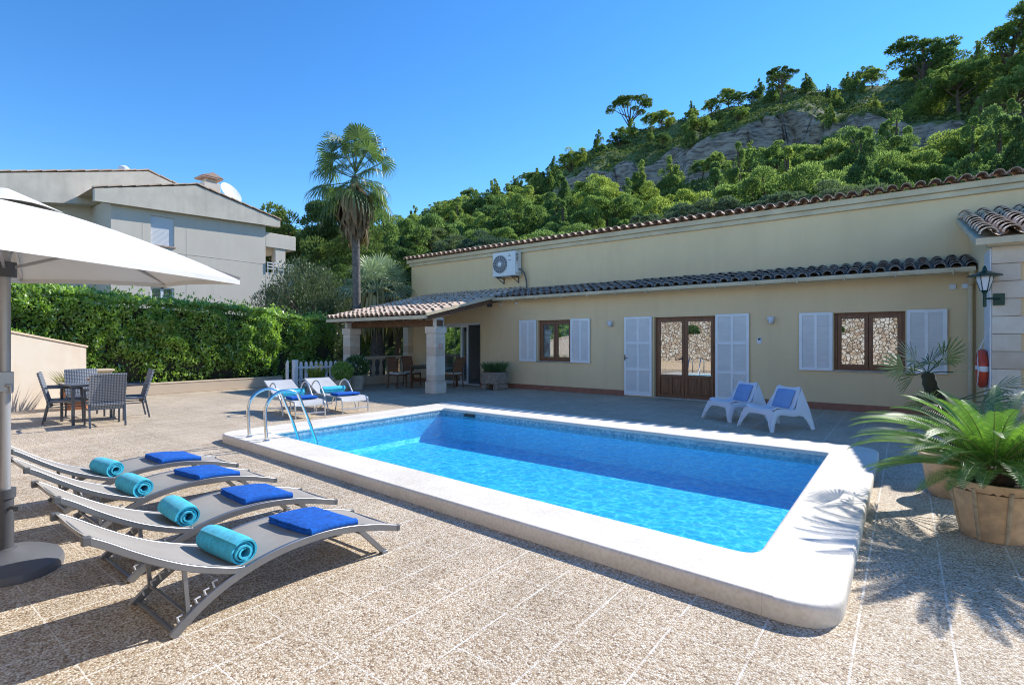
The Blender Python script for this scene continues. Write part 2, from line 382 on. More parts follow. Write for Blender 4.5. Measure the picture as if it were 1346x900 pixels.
# ------------------------------------------------------------------ mesh helpers
def root_loc(o):
    while o is not None:
        if o.parent is None: return Vector(o.location)
        o = o.parent
    return Vector((0, 0, 0))
def tag(o, label=None, cat=None, group=None, kind=None):
    if label: o['label'] = label
    if cat: o['category'] = cat
    if group: o['group'] = group
    if kind: o['kind'] = kind
    return o
def thing(name, loc, label, cat, group=None):
    o = bpy.data.objects.new(name, None); col.objects.link(o)
    o.empty_display_size = .1
    o.location = loc
    return tag(o, label, cat, group)
def link(name, me, parent, mat, origin=None):
    if mat is not None: me.materials.append(mat)
    o = bpy.data.objects.new(name, me); col.objects.link(o)
    if parent is not None:
        o.parent = parent
    elif origin is not None: o.location = origin
    return o
class MB:
    def __init__(s): s.v = []; s.f = []
    def add(s, vs, fs):
        b = len(s.v); s.v += [tuple(x) for x in vs]; s.f += [tuple(b + i for i in f) for f in fs]; return s
    def box(s, x0, x1, y0, y1, z0, z1):
        return s.add([(x0, y0, z0), (x1, y0, z0), (x1, y1, z0), (x0, y1, z0), (x0, y0, z1), (x1, y0, z1), (x1, y1, z1), (x0, y1, z1)],
                     [(0, 3, 2, 1), (4, 5, 6, 7), (0, 1, 5, 4), (1, 2, 6, 5), (2, 3, 7, 6), (3, 0, 4, 7)])
    def obox(s, c, size, rot):
        c = Vector(c); h = [x / 2 for x in size]; m = rot if isinstance(rot, Matrix) else rot.to_matrix()
        vs = [c + m @ Vector((sx * h[0], sy * h[1], sz * h[2])) for sz in (-1, 1) for sx, sy in ((-1, -1), (1, -1), (1, 1), (-1, 1))]
        return s.add(vs, [(0, 3, 2, 1), (4, 5, 6, 7), (0, 1, 5, 4), (1, 2, 6, 5), (2, 3, 7, 6), (3, 0, 4, 7)])
    def bar(s, p, q, w, h, up=(0, 0, 1), w2=None, h2=None):
        p = Vector(p); q = Vector(q); d = (q - p).normalized(); u = Vector(up)
        sd = d.cross(u)
        if sd.length < 1e-4: sd = d.cross(Vector((1, 0, 0)))
        sd.normalize(); u = sd.cross(d).normalized()
        w2 = w2 or w; h2 = h2 or h
        vs = [p + sd * a * w / 2 + u * b * h / 2 for a, b in ((-1, -1), (1, -1), (1, 1), (-1, 1))] + [q + sd * a * w2 / 2 + u * b * h2 / 2 for a, b in ((-1, -1), (1, -1), (1, 1), (-1, 1))]
        return s.add(vs, [(0, 3, 2, 1), (4, 5, 6, 7), (0, 1, 5, 4), (1, 2, 6, 5), (2, 3, 7, 6), (3, 0, 4, 7)])
    def tube(s, path, r, seg=8, cap=True, flat=None):
        path = [Vector(p) for p in path]; n = len(path)
        rs = r if isinstance(r, (list, tuple)) else [r] * n
        t0 = (path[1] - path[0]).normalized()
        up = Vector((0, 0, 1)) if abs(t0.z) < .95 else Vector((0, 1, 0))
        nrm = t0.cross(up).normalized(); vs = []
        for i in range(n):
            t = (path[min(i + 1, n - 1)] - path[max(i - 1, 0)]).normalized()
            nrm = (nrm - t * nrm.dot(t)).normalized(); bn = t.cross(nrm)
            for k in range(seg):
                a = 2 * PI * k / seg
                vs.append(path[i] + (nrm * math.cos(a) + bn * math.sin(a)) * rs[i])
        fs = [(i * seg + k, i * seg + (k + 1) % seg, (i + 1) * seg + (k + 1) % seg, (i + 1) * seg + k) for i in range(n - 1) for k in range(seg)]
        if cap: fs += [tuple(range(seg))[::-1], tuple((n - 1) * seg + k for k in range(seg))]
        return s.add(vs, fs)
    def lathe(s, prof, c=(0, 0, 0), seg=20, mod=None):
        c = Vector(c); vs = []
        for r, z in prof:
            for k in range(seg):
                a = 2 * PI * k / seg; rr = r * (mod(a, z) if mod else 1)
                vs.append(c + Vector((rr * math.cos(a), rr * math.sin(a), z)))
        fs = [(i * seg + k, i * seg + (k + 1) % seg, (i + 1) * seg + (k + 1) % seg, (i + 1) * seg + k) for i in range(len(prof) - 1) for k in range(seg)]
        if prof[0][0] > 1e-4: fs.append(tuple(range(seg))[::-1])
        if prof[-1][0] > 1e-4: fs.append(tuple((len(prof) - 1) * seg + k for k in range(seg)))
        return s.add(vs, fs)
    def prism(s, pts, axis, a0, a1):
        """pts: 2D outline; axis 'x': pts are (y,z); 'y': (x,z); 'z': (x,y)"""
        def mk(p, a): return {'x': (a, p[0], p[1]), 'y': (p[0], a, p[1]), 'z': (p[0], p[1], a)}[axis]
        n = len(pts); vs = [mk(p, a0) for p in pts] + [mk(p, a1) for p in pts]
        fs = [tuple(range(n))[::-1], tuple(range(n, 2 * n))] + [(i, (i + 1) % n, n + (i + 1) % n, n + i) for i in range(n)]
        return s.add(vs, fs)
    def sheet(s, rows, th=0):
        """grid of points rows[i][j]; th = thickness downwards along vertex normals (approx by cross)"""
        nu = len(rows); nv = len(rows[0])
        P = [[Vector(p) for p in r] for r in rows]
        vs = [p for r in P for p in r]
        fs = [(i * nv + j, (i + 1) * nv + j, (i + 1) * nv + j + 1, i * nv + j + 1) for i in range(nu - 1) for j in range(nv - 1)]
        if th:
            off = []
            for i in range(nu):
                for j in range(nv):
                    du = P[min(i + 1, nu - 1)][j] - P[max(i - 1, 0)][j]; dv = P[i][min(j + 1, nv - 1)] - P[i][max(j - 1, 0)]
                    n = du.cross(dv)
                    n = n.normalized() if n.length > 1e-9 else Vector((0, 0, 1))
                    off.append(P[i][j] - n * th)
            b = len(vs); vs += off
            fs += [(b + i * nv + j, b + i * nv + j + 1, b + (i + 1) * nv + j + 1, b + (i + 1) * nv + j) for i in range(nu - 1) for j in range(nv - 1)]
            ring = [(0, j) for j in range(nv)] + [(i, nv - 1) for i in range(1, nu)] + [(nu - 1, j) for j in range(nv - 2, -1, -1)] + [(i, 0) for i in range(nu - 2, 0, -1)]
            ids = [i * nv + j for i, j in ring]
            fs += [(ids[k], ids[(k + 1) % len(ids)], b + ids[(k + 1) % len(ids)], b + ids[k]) for k in range(len(ids))]
        return s.add(vs, fs)
    def xf(s, mat, start=0):
        s.v = s.v[:start] + [tuple(mat @ Vector(p)) for p in s.v[start:]]; return s
    def build(s, name, mat, parent=None, smooth=True, bevel=0, origin=None, ang=38, recalc=False, bseg=2):
        if parent is not None: o0 = root_loc(parent)
        elif origin is not None: o0 = Vector(origin)
        else:
            xs, ys, zs = zip(*s.v); o0 = Vector(((min(xs) + max(xs)) / 2, (min(ys) + max(ys)) / 2, min(zs)))
        me = bpy.data.meshes.new(name)
        me.from_pydata([(x - o0.x, y - o0.y, z - o0.z) for x, y, z in s.v], [], s.f)
        if recalc:
            import bmesh
            bm = bmesh.new(); bm.from_mesh(me); bmesh.ops.recalc_face_normals(bm, faces=bm.faces); bm.to_mesh(me); bm.free()
        if smooth:
            me.polygons.foreach_set('use_smooth', [True] * len(me.polygons))
            me.set_sharp_from_angle(angle=R(ang))
        o = link(name, me, parent, mat, o0)
        if bevel:
            b = o.modifiers.new('bevel', 'BEVEL'); b.width = bevel; b.segments = bseg; b.limit_method = 'ANGLE'; b.angle_limit = R(35)
        return o
def np_build(name, V, F, mat, parent=None, origin=(0, 0, 0)):
    o0 = np.array(root_loc(parent) if parent is not None else origin)
    V = np.asarray(V, dtype=np.float32) - o0.astype(np.float32); F = np.asarray(F, dtype=np.int32)
    me = bpy.data.meshes.new(name); n = len(F); k = F.shape[1]
    me.vertices.add(len(V)); me.vertices.foreach_set('co', V.ravel())
    me.loops.add(n * k); me.loops.foreach_set('vertex_index', F.ravel())
    me.polygons.add(n); me.polygons.foreach_set('loop_start', np.arange(0, n * k, k, dtype=np.int32))
    me.update(calc_edges=True); me.validate()
    return link(name, me, parent, mat, origin)
def leafquads(P, size, aspect=.45, up=0.0, dirs=None, rg=rng):
    """small leaf-shaped rhombi at points P"""
    P = np.asarray(P, float); n = len(P)
    d = rg.normal(size=(n, 3)) if dirs is None else np.asarray(dirs) + rg.normal(size=(n, 3)) * .45
    d /= np.linalg.norm(d, axis=1)[:, None]
    q = rg.normal(size=(n, 3)); q[:, 2] *= (1 - up)
    w = np.cross(d, q); w /= np.linalg.norm(w, axis=1)[:, None] + 1e-9
    s = (np.full(n, size) if np.isscalar(size) else size) * rg.uniform(.7, 1.3, n)
    s = s[:, None]
    a = P - d * s * .5; b = P + w * s * aspect * .5; c = P + d * s * .5; e = P - w * s * aspect * .5
    V = np.stack([a, b, c, e], 1).reshape(-1, 3)
    F = np.arange(n * 4).reshape(n, 4)
    return V, F
def copy_tree(o, parent=None):
    c = o.copy(); col.objects.link(c); c.parent = parent
    for ch in list(o.children): copy_tree(ch, c)
    return c

# ------------------------------------------------------------------ camera, light, sky
SUN_AZ, SUN_EL = R(18), R(37)
F_PX = 680.0
cam = bpy.data.cameras.new('camera'); co = bpy.data.objects.new('camera', cam); col.objects.link(co)
cam.sensor_width = 36; cam.lens = F_PX / 1346 * 36; cam.clip_end = 3000; cam.clip_start = .05
co.location = (0, 0, 1.5); co.rotation_euler = (R(90), 0, math.atan((1190 - 673) / F_PX))
cam.shift_y = (449 - 450) / 1346 * 1.0
sc.camera = co
sun = bpy.data.lights.new('sun', 'SUN'); so = bpy.data.objects.new('sun', sun); col.objects.link(so)
sun.energy = 4.0; sun.angle = R(.53); sun.color = (1, .955, .88)
sd = Vector((math.sin(SUN_AZ) * math.cos(SUN_EL), math.cos(SUN_AZ) * math.cos(SUN_EL), math.sin(SUN_EL)))
so.rotation_euler = sd.to_track_quat('Z', 'Y').to_euler(); so.location = (0, 0, 30)
w = bpy.data.worlds.new('World'); sc.world = w; w.use_nodes = True
nt = w.node_tree; bg = nt.nodes['Background']
sky = nt.nodes.new('ShaderNodeTexSky'); sky.sky_type = 'NISHITA'; sky.sun_disc = False
sky.sun_elevation = SUN_EL; sky.sun_rotation = SUN_AZ; sky.air_density = 1.0; sky.dust_density = .0; sky.ozone_density = 4.0; sky.altitude = 0
hsv = nt.nodes.new('ShaderNodeHueSaturation'); hsv.inputs['Saturation'].default_value = 1.22; hsv.inputs['Value'].default_value = .95
nt.links.new(sky.outputs[0], hsv.inputs['Color']); gm = nt.nodes.new('ShaderNodeGamma'); gm.inputs[1].default_value = 1.12; nt.links.new(hsv.outputs[0], gm.inputs[0])
nt.links.new(gm.outputs[0], bg.inputs[0]); bg.inputs[1].default_value = .132
sc.view_settings.view_transform = 'Standard'; sc.view_settings.look = 'None'; sc.view_settings.gamma = 1
sc.view_settings.exposure = .76
sc.render.engine = 'CYCLES'
sc.cycles.use_denoising = True; sc.cycles.filter_width = 1.05
sc.cycles.max_bounces = 7; sc.cycles.diffuse_bounces = 3; sc.cycles.transparent_max_bounces = 12
sc.cycles.sample_clamp_indirect = 6

# ------------------------------------------------------------------ pool
ZC = .12
OUT = [(-.26, 3.06), (-.26, 8.22), (-7.42, 8.64), (-8.33, 8.74), (-8.33, 3.54)]
INN = [(-.77, 3.64), (-.77, 7.52), (-7.20, 7.70), (-7.67, 7.73), (-7.67, 4.05)]
def rounded(pts, rad, seg):
    n = len(pts); o = []
    for i in range(n):
        p = Vector((*pts[i], 0)); a = Vector((*pts[i - 1], 0)); b = Vector((*pts[(i + 1) % n], 0))
        r = rad[i]; da = (a - p).normalized(); db = (b - p).normalized()
        for k in range(seg + 1):
            t = k / seg
            q = (p + da * r) * (1 - t) ** 2 + p * 2 * t * (1 - t) + (p + db * r) * t ** 2
            o.append(q)
    return o
outp = rounded(OUT, [.3, .3, .25, .3, .3], 8); innp = rounded(INN, [.16, .05, .04, .05, .05], 8)
prof = [('o', .006, 0), ('o', .003, .03), ('o', 0, .085), ('o', .004, .102), ('o', .012, .113), ('o', .026, ZC), ('o', .032, ZC), ('i', .042, ZC), ('i', .035, ZC), ('i', .012, ZC - .008), ('i', 0, ZC - .025), ('i', .004, ZC - .045), ('i', .02, ZC - .055)]
mb = MB(); rows = []
for kind, off, z in prof:
    r = []
    for a, b in zip(outp, innp):
        d = (b - a).normalized()
        q = a + d * off if kind == 'o' else b - d * off
        r.append(Vector((q.x, q.y, z)))
    rows.append(r + [r[0]])
mb.sheet(rows)
pool = thing('swimming_pool', (-4.2, 5.8, 0), 'rectangular swimming pool with a pale stone coping raised above the patio', 'swimming pool')
mb.build('coping', M['coping'], pool, recalc=True)
# basin: walls + floor
PD = -.47; WZ = 0.0
mb = MB(); n = len(innp); ins = [a + (a - b).normalized() * -.0 + (a - b) * .02 for a, b in zip(innp, innp)]
cx, cy = -4.2, 5.7
def shift(p, k): return Vector((cx + (p.x - cx) * k, cy + (p.y - cy) * k, 0))
w0 = [p + (o - p).normalized() * .02 for p, o in zip(innp, outp)]
rows = [[Vector((p.x, p.y, z)) for p in w0 + [w0[0]]] for z in (-.06, -.3, PD + .08)]
rows.append([Vector((p.x, p.y, PD)) + (Vector((cx, cy, 0)) - p).normalized() * .08 for p in w0 + [w0[0]]])
rows[-1] = [Vector((q.x, q.y, PD)) for q in rows[-1]]
mb.sheet(rows)
last = rows[-1][:-1]
mb.add(last, [tuple(range(len(last)))])
mb.build('basin', M['pool'], pool, recalc=False)
mb = MB(); mb.sheet([[Vector((p.x, p.y, z)) for p in w0 + [w0[0]]] for z in (ZC - .05, -.0605)])
mb.build('waterline_tiles', M['mosaic'], pool)
mb = MB(); mb.box(-7.05, -6.78, 7.665, 7.70, .005, .055); mb.build('skimmer', M['black'], pool)
# water surface
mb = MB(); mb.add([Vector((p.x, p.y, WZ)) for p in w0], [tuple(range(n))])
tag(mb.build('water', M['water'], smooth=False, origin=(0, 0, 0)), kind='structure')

# ------------------------------------------------------------------ ground and deck
def ring_plane(outer, inner, z, name, mat):
    vs = [(x, y, z) for x, y in outer] + [(x, y, z) for x, y in inner]
    fs = [(i, (i + 1) % 4, 4 + (i + 1) % 4, 4 + i) for i in range(4)]
    b = MB(); b.add(vs, fs); o = b.build(name, mat, smooth=False, origin=(0, 0, 0)); return tag(o, kind='structure')
hole = [(-8.2, 3.7), (-.4, 3.2), (-.4, 8.1), (-8.2, 8.5)]
ring_plane([(-17.0, -.95), (8, -.95), (8, 13.6), (-17.0, 13.6)], hole, 0, 'patio', M['deck'])
ring_plane([(-1500, -1500), (1500, -1500), (1500, 1500), (-1500, 1500)], hole, -.06, 'ground', M['soilground'])

# ------------------------------------------------------------------ house
W = 13.35
house = thing('house', (-7, 14, 0), 'long single storey ochre house with white shutters and a tiled lean-to roof', 'house')
def wall_cells(mbx, y0, y1, xs, x0, x1, z0, z1, holes):
    """front wall between y0 (front) and y1 with rectangular holes (xa,xb,za,zb)"""
    X = sorted(set([x0, x1] + [h[0] for h in holes] + [h[1] for h in holes]))
    Z = sorted(set([z0, z1] + [h[2] for h in holes] + [h[3] for h in holes]))
    for a, b in zip(X, X[1:]):
        for c, d in zip(Z, Z[1:]):
            mx, mz = (a + b) / 2, (c + d) / 2
            if any(h[0] < mx < h[1] and h[2] < mz < h[3] for h in holes): continue
            mbx.add([(a, y0, c), (b, y0, c), (b, y0, d), (a, y0, d)], [(0, 1, 2, 3)])
            mbx.add([(a, y1, c), (b, y1, c), (b, y1, d), (a, y1, d)], [(3, 2, 1, 0)])
    for h in holes:
        a, b, c, d = h
        mbx.add([(a, y0, c), (a, y1, c), (a, y1, d), (a, y0, d)], [(0, 1, 2, 3)])
        mbx.add([(b, y0, c), (b, y1, c), (b, y1, d), (b, y0, d)], [(3, 2, 1, 0)])
        mbx.add([(a, y0, d), (a, y1, d), (b, y1, d), (b, y0, d)], [(0, 1, 2, 3)])
        mbx.add([(a, y0, c), (a, y1, c), (b, y1, c), (b, y0, c)], [(3, 2, 1, 0)])
SL = (-13.45, -11.5, 0, 2.15); W1 = (-9.14, -7.93, .9, 2.16); DR = (-5.36, -3.78, .0, 2.15); W2 = (-1.25, .0, .88, 2.13)
mb = MB(); wall_cells(mb, W, W + .25, None, -15.0, 1.08, 0, 3.0, [SL, W1, DR, W2])
mb.box(-15.02, -15.0, W, 14.6, 0, 3.2)
mb.build('wall', M['stucco'], house, smooth=False)
mb = MB(); mb.box(-16.35, 6.5, 14.6, 14.85, 3.0, 4.72); mb.box(-16.35, -15.0, 14.59, 14.86, 0, 3.0); mb.box(-16.35, -16.1, 14.85, 22, 0, 4.72)
mb.box(-16.1, 6.5, 21.8, 22.0, 0, 4.72); mb.box(6.3, 6.5, 14.85, 21.8, 0, 4.72)
mb.build('upper_wall', M['stucco'], house, smooth=False)
mb = MB(); mb.box(-16.5, 6.6, 14.46, 22.1, 4.725, 4.86); mb.box(-16.42, 6.55, 14.53, 14.62, 4.60, 4.725); mb.build('cornice', M['cream'], house, bevel=.01)
for a, b in ((-15.0, -13.45), (-11.5, -6.2), (-2.98, 1.05)):
    mb = MB(); mb.box(a, b, W - .018, W + .02, 0, .15); mb.build('skirting', M['skirt'], house, smooth=False)

def barrel_roof(x0, x1, y0, z0, y1, z1, p=.235, L=.36, r=.085, seg=7, jit=.006, rg=random):
    """barrel tiles running up the slope from the eave (y0,z0) to (y1,z1)"""
    m = MB(); slope = Vector((0, y1 - y0, z1 - z0)); Ln = slope.length; d = slope.normalized(); nrm = Vector((0, -d.z, d.y))
    nx = int(round((x1 - x0) / p)); p = (x1 - x0) / nx; nr = int(math.ceil(Ln / L))
    for i in range(nx + 1):
        x = x0 + i * p
        for j in range(nr):
            a = j * L - (.03 if j == 0 else .05); b = min((j + 1) * L, Ln)
            ra = r * 1.12; rb = r * .92
            dx = rg.uniform(-jit, jit); dz = rg.uniform(-jit, jit)
            vs = []
            for (s, rr, lift) in ((a, ra, .030), (b, rb, .0)):
                c = Vector((x + dx, y0, z0)) + d * s + nrm * (.02 + lift + dz)
                for rad in (rr, rr - .016):
                    for k in range(seg + 1):
                        t = PI * k / seg
                        vs.append(c + Vector((1, 0, 0)) * math.cos(t) * rad + nrm * math.sin(t) * rad * .92)
            q = seg + 1
            fs = []
            for k in range(seg):
                fs.append((k, k + 1, 2 * q + k + 1, 2 * q + k))
                fs.append((q + k + 1, q + k, 3 * q + k, 3 * q + k + 1))
                fs.append((k + 1, k, q + k, q + k + 1))
            m.add(vs, fs)
        if i < nx:   # concave pan tiles between
            for j in range(nr):
                a = j * L - .02; b = min((j + 1) * L, Ln); vs = []
                for (s, lift) in ((a, .012), (b, .0)):
                    c = Vector((x + p / 2, y0, z0)) + d * s + nrm * (.055 + lift)
                    for k in range(6):
                        t = PI * k / 5
                        vs.append(c + Vector((1, 0, 0)) * math.cos(t) * r * .9 - nrm * math.sin(t) * r * .6)
                m.add(vs, [(k, k + 1, 7 + k, 6 + k) for k in range(5)])
    return m
PIT = .228
# lean-to roof
zl = lambda y: 2.90 + (y - 13.0) * PIT
barrel_roof(-10.45, 1.0, 12.92, zl(12.92) + .0, 14.6, zl(14.6), jit=.01).build('lean_to_roof', M['tile_old'], house, recalc=False)
mb = MB(); mb.add([(-10.5, 12.95, zl(12.95) - .03), (1.06, 12.95, zl(12.95) - .03), (1.06, 14.6, zl(14.6) - .03), (-10.5, 14.6, zl(14.6) - .03)], [(0, 1, 2, 3)])
mb.add([(-10.5, 12.95, zl(12.95) - .06), (1.06, 12.95, zl(12.95) - .06), (1.06, 14.6, zl(14.6) - .06), (-10.5, 14.6, zl(14.6) - .06)], [(3, 2, 1, 0)])
mb.build('roof_deck', M['cream'], house, smooth=False)
# gutter
mb = MB(); pr = [(12.82, 2.90), (12.815, 2.86), (12.84, 2.815), (12.90, 2.80), (12.95, 2.82), (12.97, 2.90), (12.955, 2.90), (12.94, 2.83), (12.90, 2.815), (12.85, 2.83), (12.83, 2.865), (12.835, 2.90)]
mb.prism(pr, 'x', -10.9, 1.04); g = mb.build('gutter', M['cream'], house)
for i in range(14):
    mb = MB(); mb.box(-10.6 + i * .87, -10.58 + i * .87, 12.81, 12.975, 2.78, 2.895); mb.build('bracket', M['cream'], g)
mb = MB(); mb.tube([(1.0, 12.9, 2.84), (1.0, 13.0, 2.72), (1.0, 13.27, 2.6), (1.0, 13.28, 2.4), (1.0, 13.28, 0.02)], .042, 12); mb.build('downpipe', M['cream'], house)
# eave tile row of the upper roof
mb = barrel_roof(-16.45, 6.5, 14.36, 4.865, 15.2, 5.0, p=.25, L=.42, r=.088); mb.build('upper_roof', M['tile_edge'], house)
mb = MB(); mb.add([(-16.5, 15.15, 4.97), (6.6, 15.15, 4.97), (6.6, 18.2, 5.4), (-16.5, 18.2, 5.4), (6.6, 22.1, 4.88), (-16.5, 22.1, 4.88)], [(0, 1, 2, 3), (3, 2, 4, 5)]); mb.build('roof_back', M['tile'], house, smooth=False)

# windows and doors
def casement(name, a, b, c, d, y, leafs=2, panels=False):
    """wooden frame with glazed leaves; optional lower wood panels"""
    fr = MB(); t = .055
    fr.box(a, a + t, y, y + .07, c, d); fr.box(b - t, b, y, y + .07, c, d); fr.box(a + t, b - t, y, y + .07, d - t, d); 
    if not panels: fr.box(a + t, b - t, y, y + .07, c, c + t)
    f = fr.build(name, M['wood'], house, bevel=.004)
    w_ = (b - a - 2 * t) / leafs
    for i in range(leafs):
        x0 = a + t + i * w_ + .003; x1 = x0 + w_ - .006; z0 = c + (t if not panels else .01); z1 = d - t; s = .075
        l = MB(); zb = z0 + (.62 if panels else s)
        l.box(x0, x0 + s, y - .015, y + .045, z0, z1); l.box(x1 - s, x1, y - .015, y + .045, z0, z1)
        l.box(x0 + s, x1 - s, y - .015, y + .045, z1 - s, z1); l.box(x0 + s, x1 - s, y - .015, y + .045, zb - s, zb)
        if panels:
            l.box(x0 + s, x1 - s, y - .015, y + .045, z0, z0 + .1)
            xm = (x0 + x1) / 2; l.box(xm - .04, xm + .04, y - .015, y + .045, z0 + .1, zb - s)
            l.box(x0 + s, x1 - s, y + .012, y + .03, z0 + .1, zb - s)
            for q0, q1 in ((x0 + s + .04, xm - .08), (xm + .08, x1 - s - .04)):
                l.box(q0, q1, y + .0, y + .0119, z0 + .14, zb - s - .04)
        lf = l.build('casement_leaf', M['wood'], f, bevel=.004)
        gp = MB(); gp.box(x0 + s - .004, x1 - s + .004, y + .014, y + .02, zb - .004, z1 - s + .004)
        gp.build('pane', M['glass'], f, smooth=False)
    return f
yf = W + .10
fw1 = casement('window', *W1, yf); fdr = casement('door', *DR, yf, panels=True); fw2 = casement('window', *W2, yf)
mb = MB(); mb.tube([(-4.63, yf - .018, 1.05), (-4.63, yf - .06, 1.05), (-4.72, yf - .062, 1.05)], .009, 8); mb.box(-4.645, -4.615, yf - .022, yf - .0155, .96, 1.12)
mb.build('handle', M['black'], fdr)
for (x0, x1, z) in ((W1[0], W1[1], W1[2]), (W2[0], W2[1], W2[2])):
    mb = MB(); mb.box(x0 - .04, x1 + .04, W - .035, W + .09, z - .035, z + .002); mb.build('sill', M['planter'], house, bevel=.004)
mb = MB(); mb.box(DR[0], DR[1], W - .04, W + .2, .001, .03); mb.build('threshold', M['planter'], house, bevel=.004)
# curtains in first window
xa, xb = W1[0] + .1, W1[1] - .1; xm = (xa + xb) / 2
for (p0, p1, side) in ((xa, xm - .06, 0), (xm + .06, xb, 1)):
    rows = []
    for i in range(15):
        t = i / 14; z = 2.05 - t * 1.1
        pinch = math.exp(-((t - .62) / .22) ** 2); cxx = (p0 + p1) / 2 + (.02 if side else -.02)
        hw = (p1 - p0) / 2 * (1 - .72 * pinch)
        rows.append([(cxx + hw * (2 * k / 24 - 1), W + .22 + .012 * math.sin(k * 2.1), z) for k in range(25)])
    mb = MB(); mb.sheet(rows, .003); mb.build('curtain', M['curtain'], fw1)
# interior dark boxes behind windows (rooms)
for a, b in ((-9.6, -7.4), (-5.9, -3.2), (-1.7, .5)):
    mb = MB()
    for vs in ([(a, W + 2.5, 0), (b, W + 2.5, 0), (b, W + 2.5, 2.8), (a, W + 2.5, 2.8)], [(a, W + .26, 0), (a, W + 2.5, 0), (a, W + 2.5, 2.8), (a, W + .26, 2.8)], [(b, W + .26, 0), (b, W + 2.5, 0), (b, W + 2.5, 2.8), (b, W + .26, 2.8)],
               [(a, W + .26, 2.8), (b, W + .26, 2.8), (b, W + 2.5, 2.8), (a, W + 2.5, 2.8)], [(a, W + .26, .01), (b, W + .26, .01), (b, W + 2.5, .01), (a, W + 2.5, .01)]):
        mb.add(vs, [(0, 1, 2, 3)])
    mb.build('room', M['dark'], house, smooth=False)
mb = MB(); a, b = -13.7, -11.2
for vs in ([(a, W + 3.2, 0), (b, W + 3.2, 0), (b, W + 3.2, 2.8), (a, W + 3.2, 2.8)], [(a, W + .26, 0), (a, W + 3.2, 0), (a, W + 3.2, 2.8), (a, W + .26, 2.8)], [(b, W + .26, 0), (b, W + 3.2, 0), (b, W + 3.2, 2.8), (b, W + .26, 2.8)],
           [(a, W + .26, 2.8), (b, W + .26, 2.8), (b, W + 3.2, 2.8), (a, W + 3.2, 2.8)], [(a, W + .26, .01), (b, W + .26, .01), (b, W + 3.2, .01), (a, W + 3.2, .01)]):
    mb.add(vs, [(0, 1, 2, 3)])
mb.build('kitchen_room', M['room'], house, smooth=False)
mb = MB(); mb.box(-13.69, -11.21, W + 2.6, W + 3.19, .011, .9); mb.box(-13.69, -11.21, W + 2.85, W + 3.19, 1.45, 2.2)
mb.build('kitchen_cabinets', M['kitchen'], house, bevel=.005)
# sliding door
a, b, c, d = SL; y = W + .06; mb = MB()
mb.box(a, a + .07, y, y + .1, 0, d); mb.box(b - .05, b, y, y + .1, 0, d); mb.box(a + .07, b - .05, y, y + .1, d - .07, d); mb.box(a + .07, b - .05, y, y + .1, .0, .04)
sf = mb.build('sliding_door', M['pvc'], house, bevel=.004)
for (x0, x1, yo) in ((a + .07, -12.42, .01), (-12.85, -12.17, .055)):
    l = MB(); s = .07; l.box(x0, x0 + s, y + yo, y + yo + .04, .04, d - .07); l.box(x1 - s, x1, y + yo, y + yo + .04, .04, d - .07); l.box(x0 + s, x1 - s, y + yo, y + yo + .04, .04, .12); l.box(x0 + s, x1 - s, y + yo, y + yo + .04, d - .14, d - .07)
    l.build('sash', M['pvc'], sf, bevel=.003)
    l = MB(); l.box(x0 + s, x1 - s, y + yo + .015, y + yo + .022, .12, d - .14); l.build('pane', M['glass'], sf, smooth=False)
# shutters
def shutter(a, b, c, d, rowsn, handle=None):
    m = MB(); y0, y1 = W - .062, W - .022; s = .065
    m.box(a, a + s, y0, y1, c, d); m.box(b - s, b, y0, y1, c, d)
    zs = [c + (d - c) * i / rowsn for i in range(rowsn + 1)]
    for i, z in enumerate(zs):
        lo = z if i == 0 else (z - s if i == rowsn else z - s / 2)
        hh = .11 if i == 0 and rowsn > 1 else s
        m.box(a + s, b - s, y0, y1, lo, lo + hh)
    xm = (a + b) / 2; m.box(xm - .03, xm + .03, y0 + .002, y1 - .002, c + s, d - s)
    o = m.build('shutter', M['white'], house, bevel=.003)
    sl = MB(); z = c + s
    rot = Matrix.Rotation(R(-62), 3, 'X')
    while z < d - s:
        for q0, q1 in ((a + s, xm - .03), (xm + .03, b - s)):
            sl.obox(((q0 + q1) / 2, (y0 + y1) / 2, z), (q1 - q0, .038, .007), rot)
        z += .032
    sl.build('louvres', M['white'], o, smooth=False)
    for k in (.12, .88):
        hg = MB(); hg.box(a + .01 if handle != 'r' else b - .07, a + .07 if handle != 'r' else b - .01, y1, W + .002, c + (d - c) * k - .02, c + (d - c) * k + .02)
        hg.build('hinge', M['black'], o, smooth=False)
    return o
shutter(-9.82, -9.17, .88, 2.18, 1); shutter(-7.93, -7.28, .88, 2.18, 1)
sh = shutter(-6.2, -5.41, .03, 2.18, 3); 
mb = MB(); mb.box(-6.19, -6.165, W - .07, W - .06, .98, 1.14); mb.tube([(-6.178, W - .07, 1.06), (-6.178, W - .11, 1.06), (-6.08, W - .112, 1.06)], .01, 8); mb.build('handle', M['black'], sh)
shutter(-3.76, -2.98, .03, 2.18, 3); shutter(-1.92, -1.27, .86, 2.15, 1); shutter(.02, .66, .86, 2.15, 1)
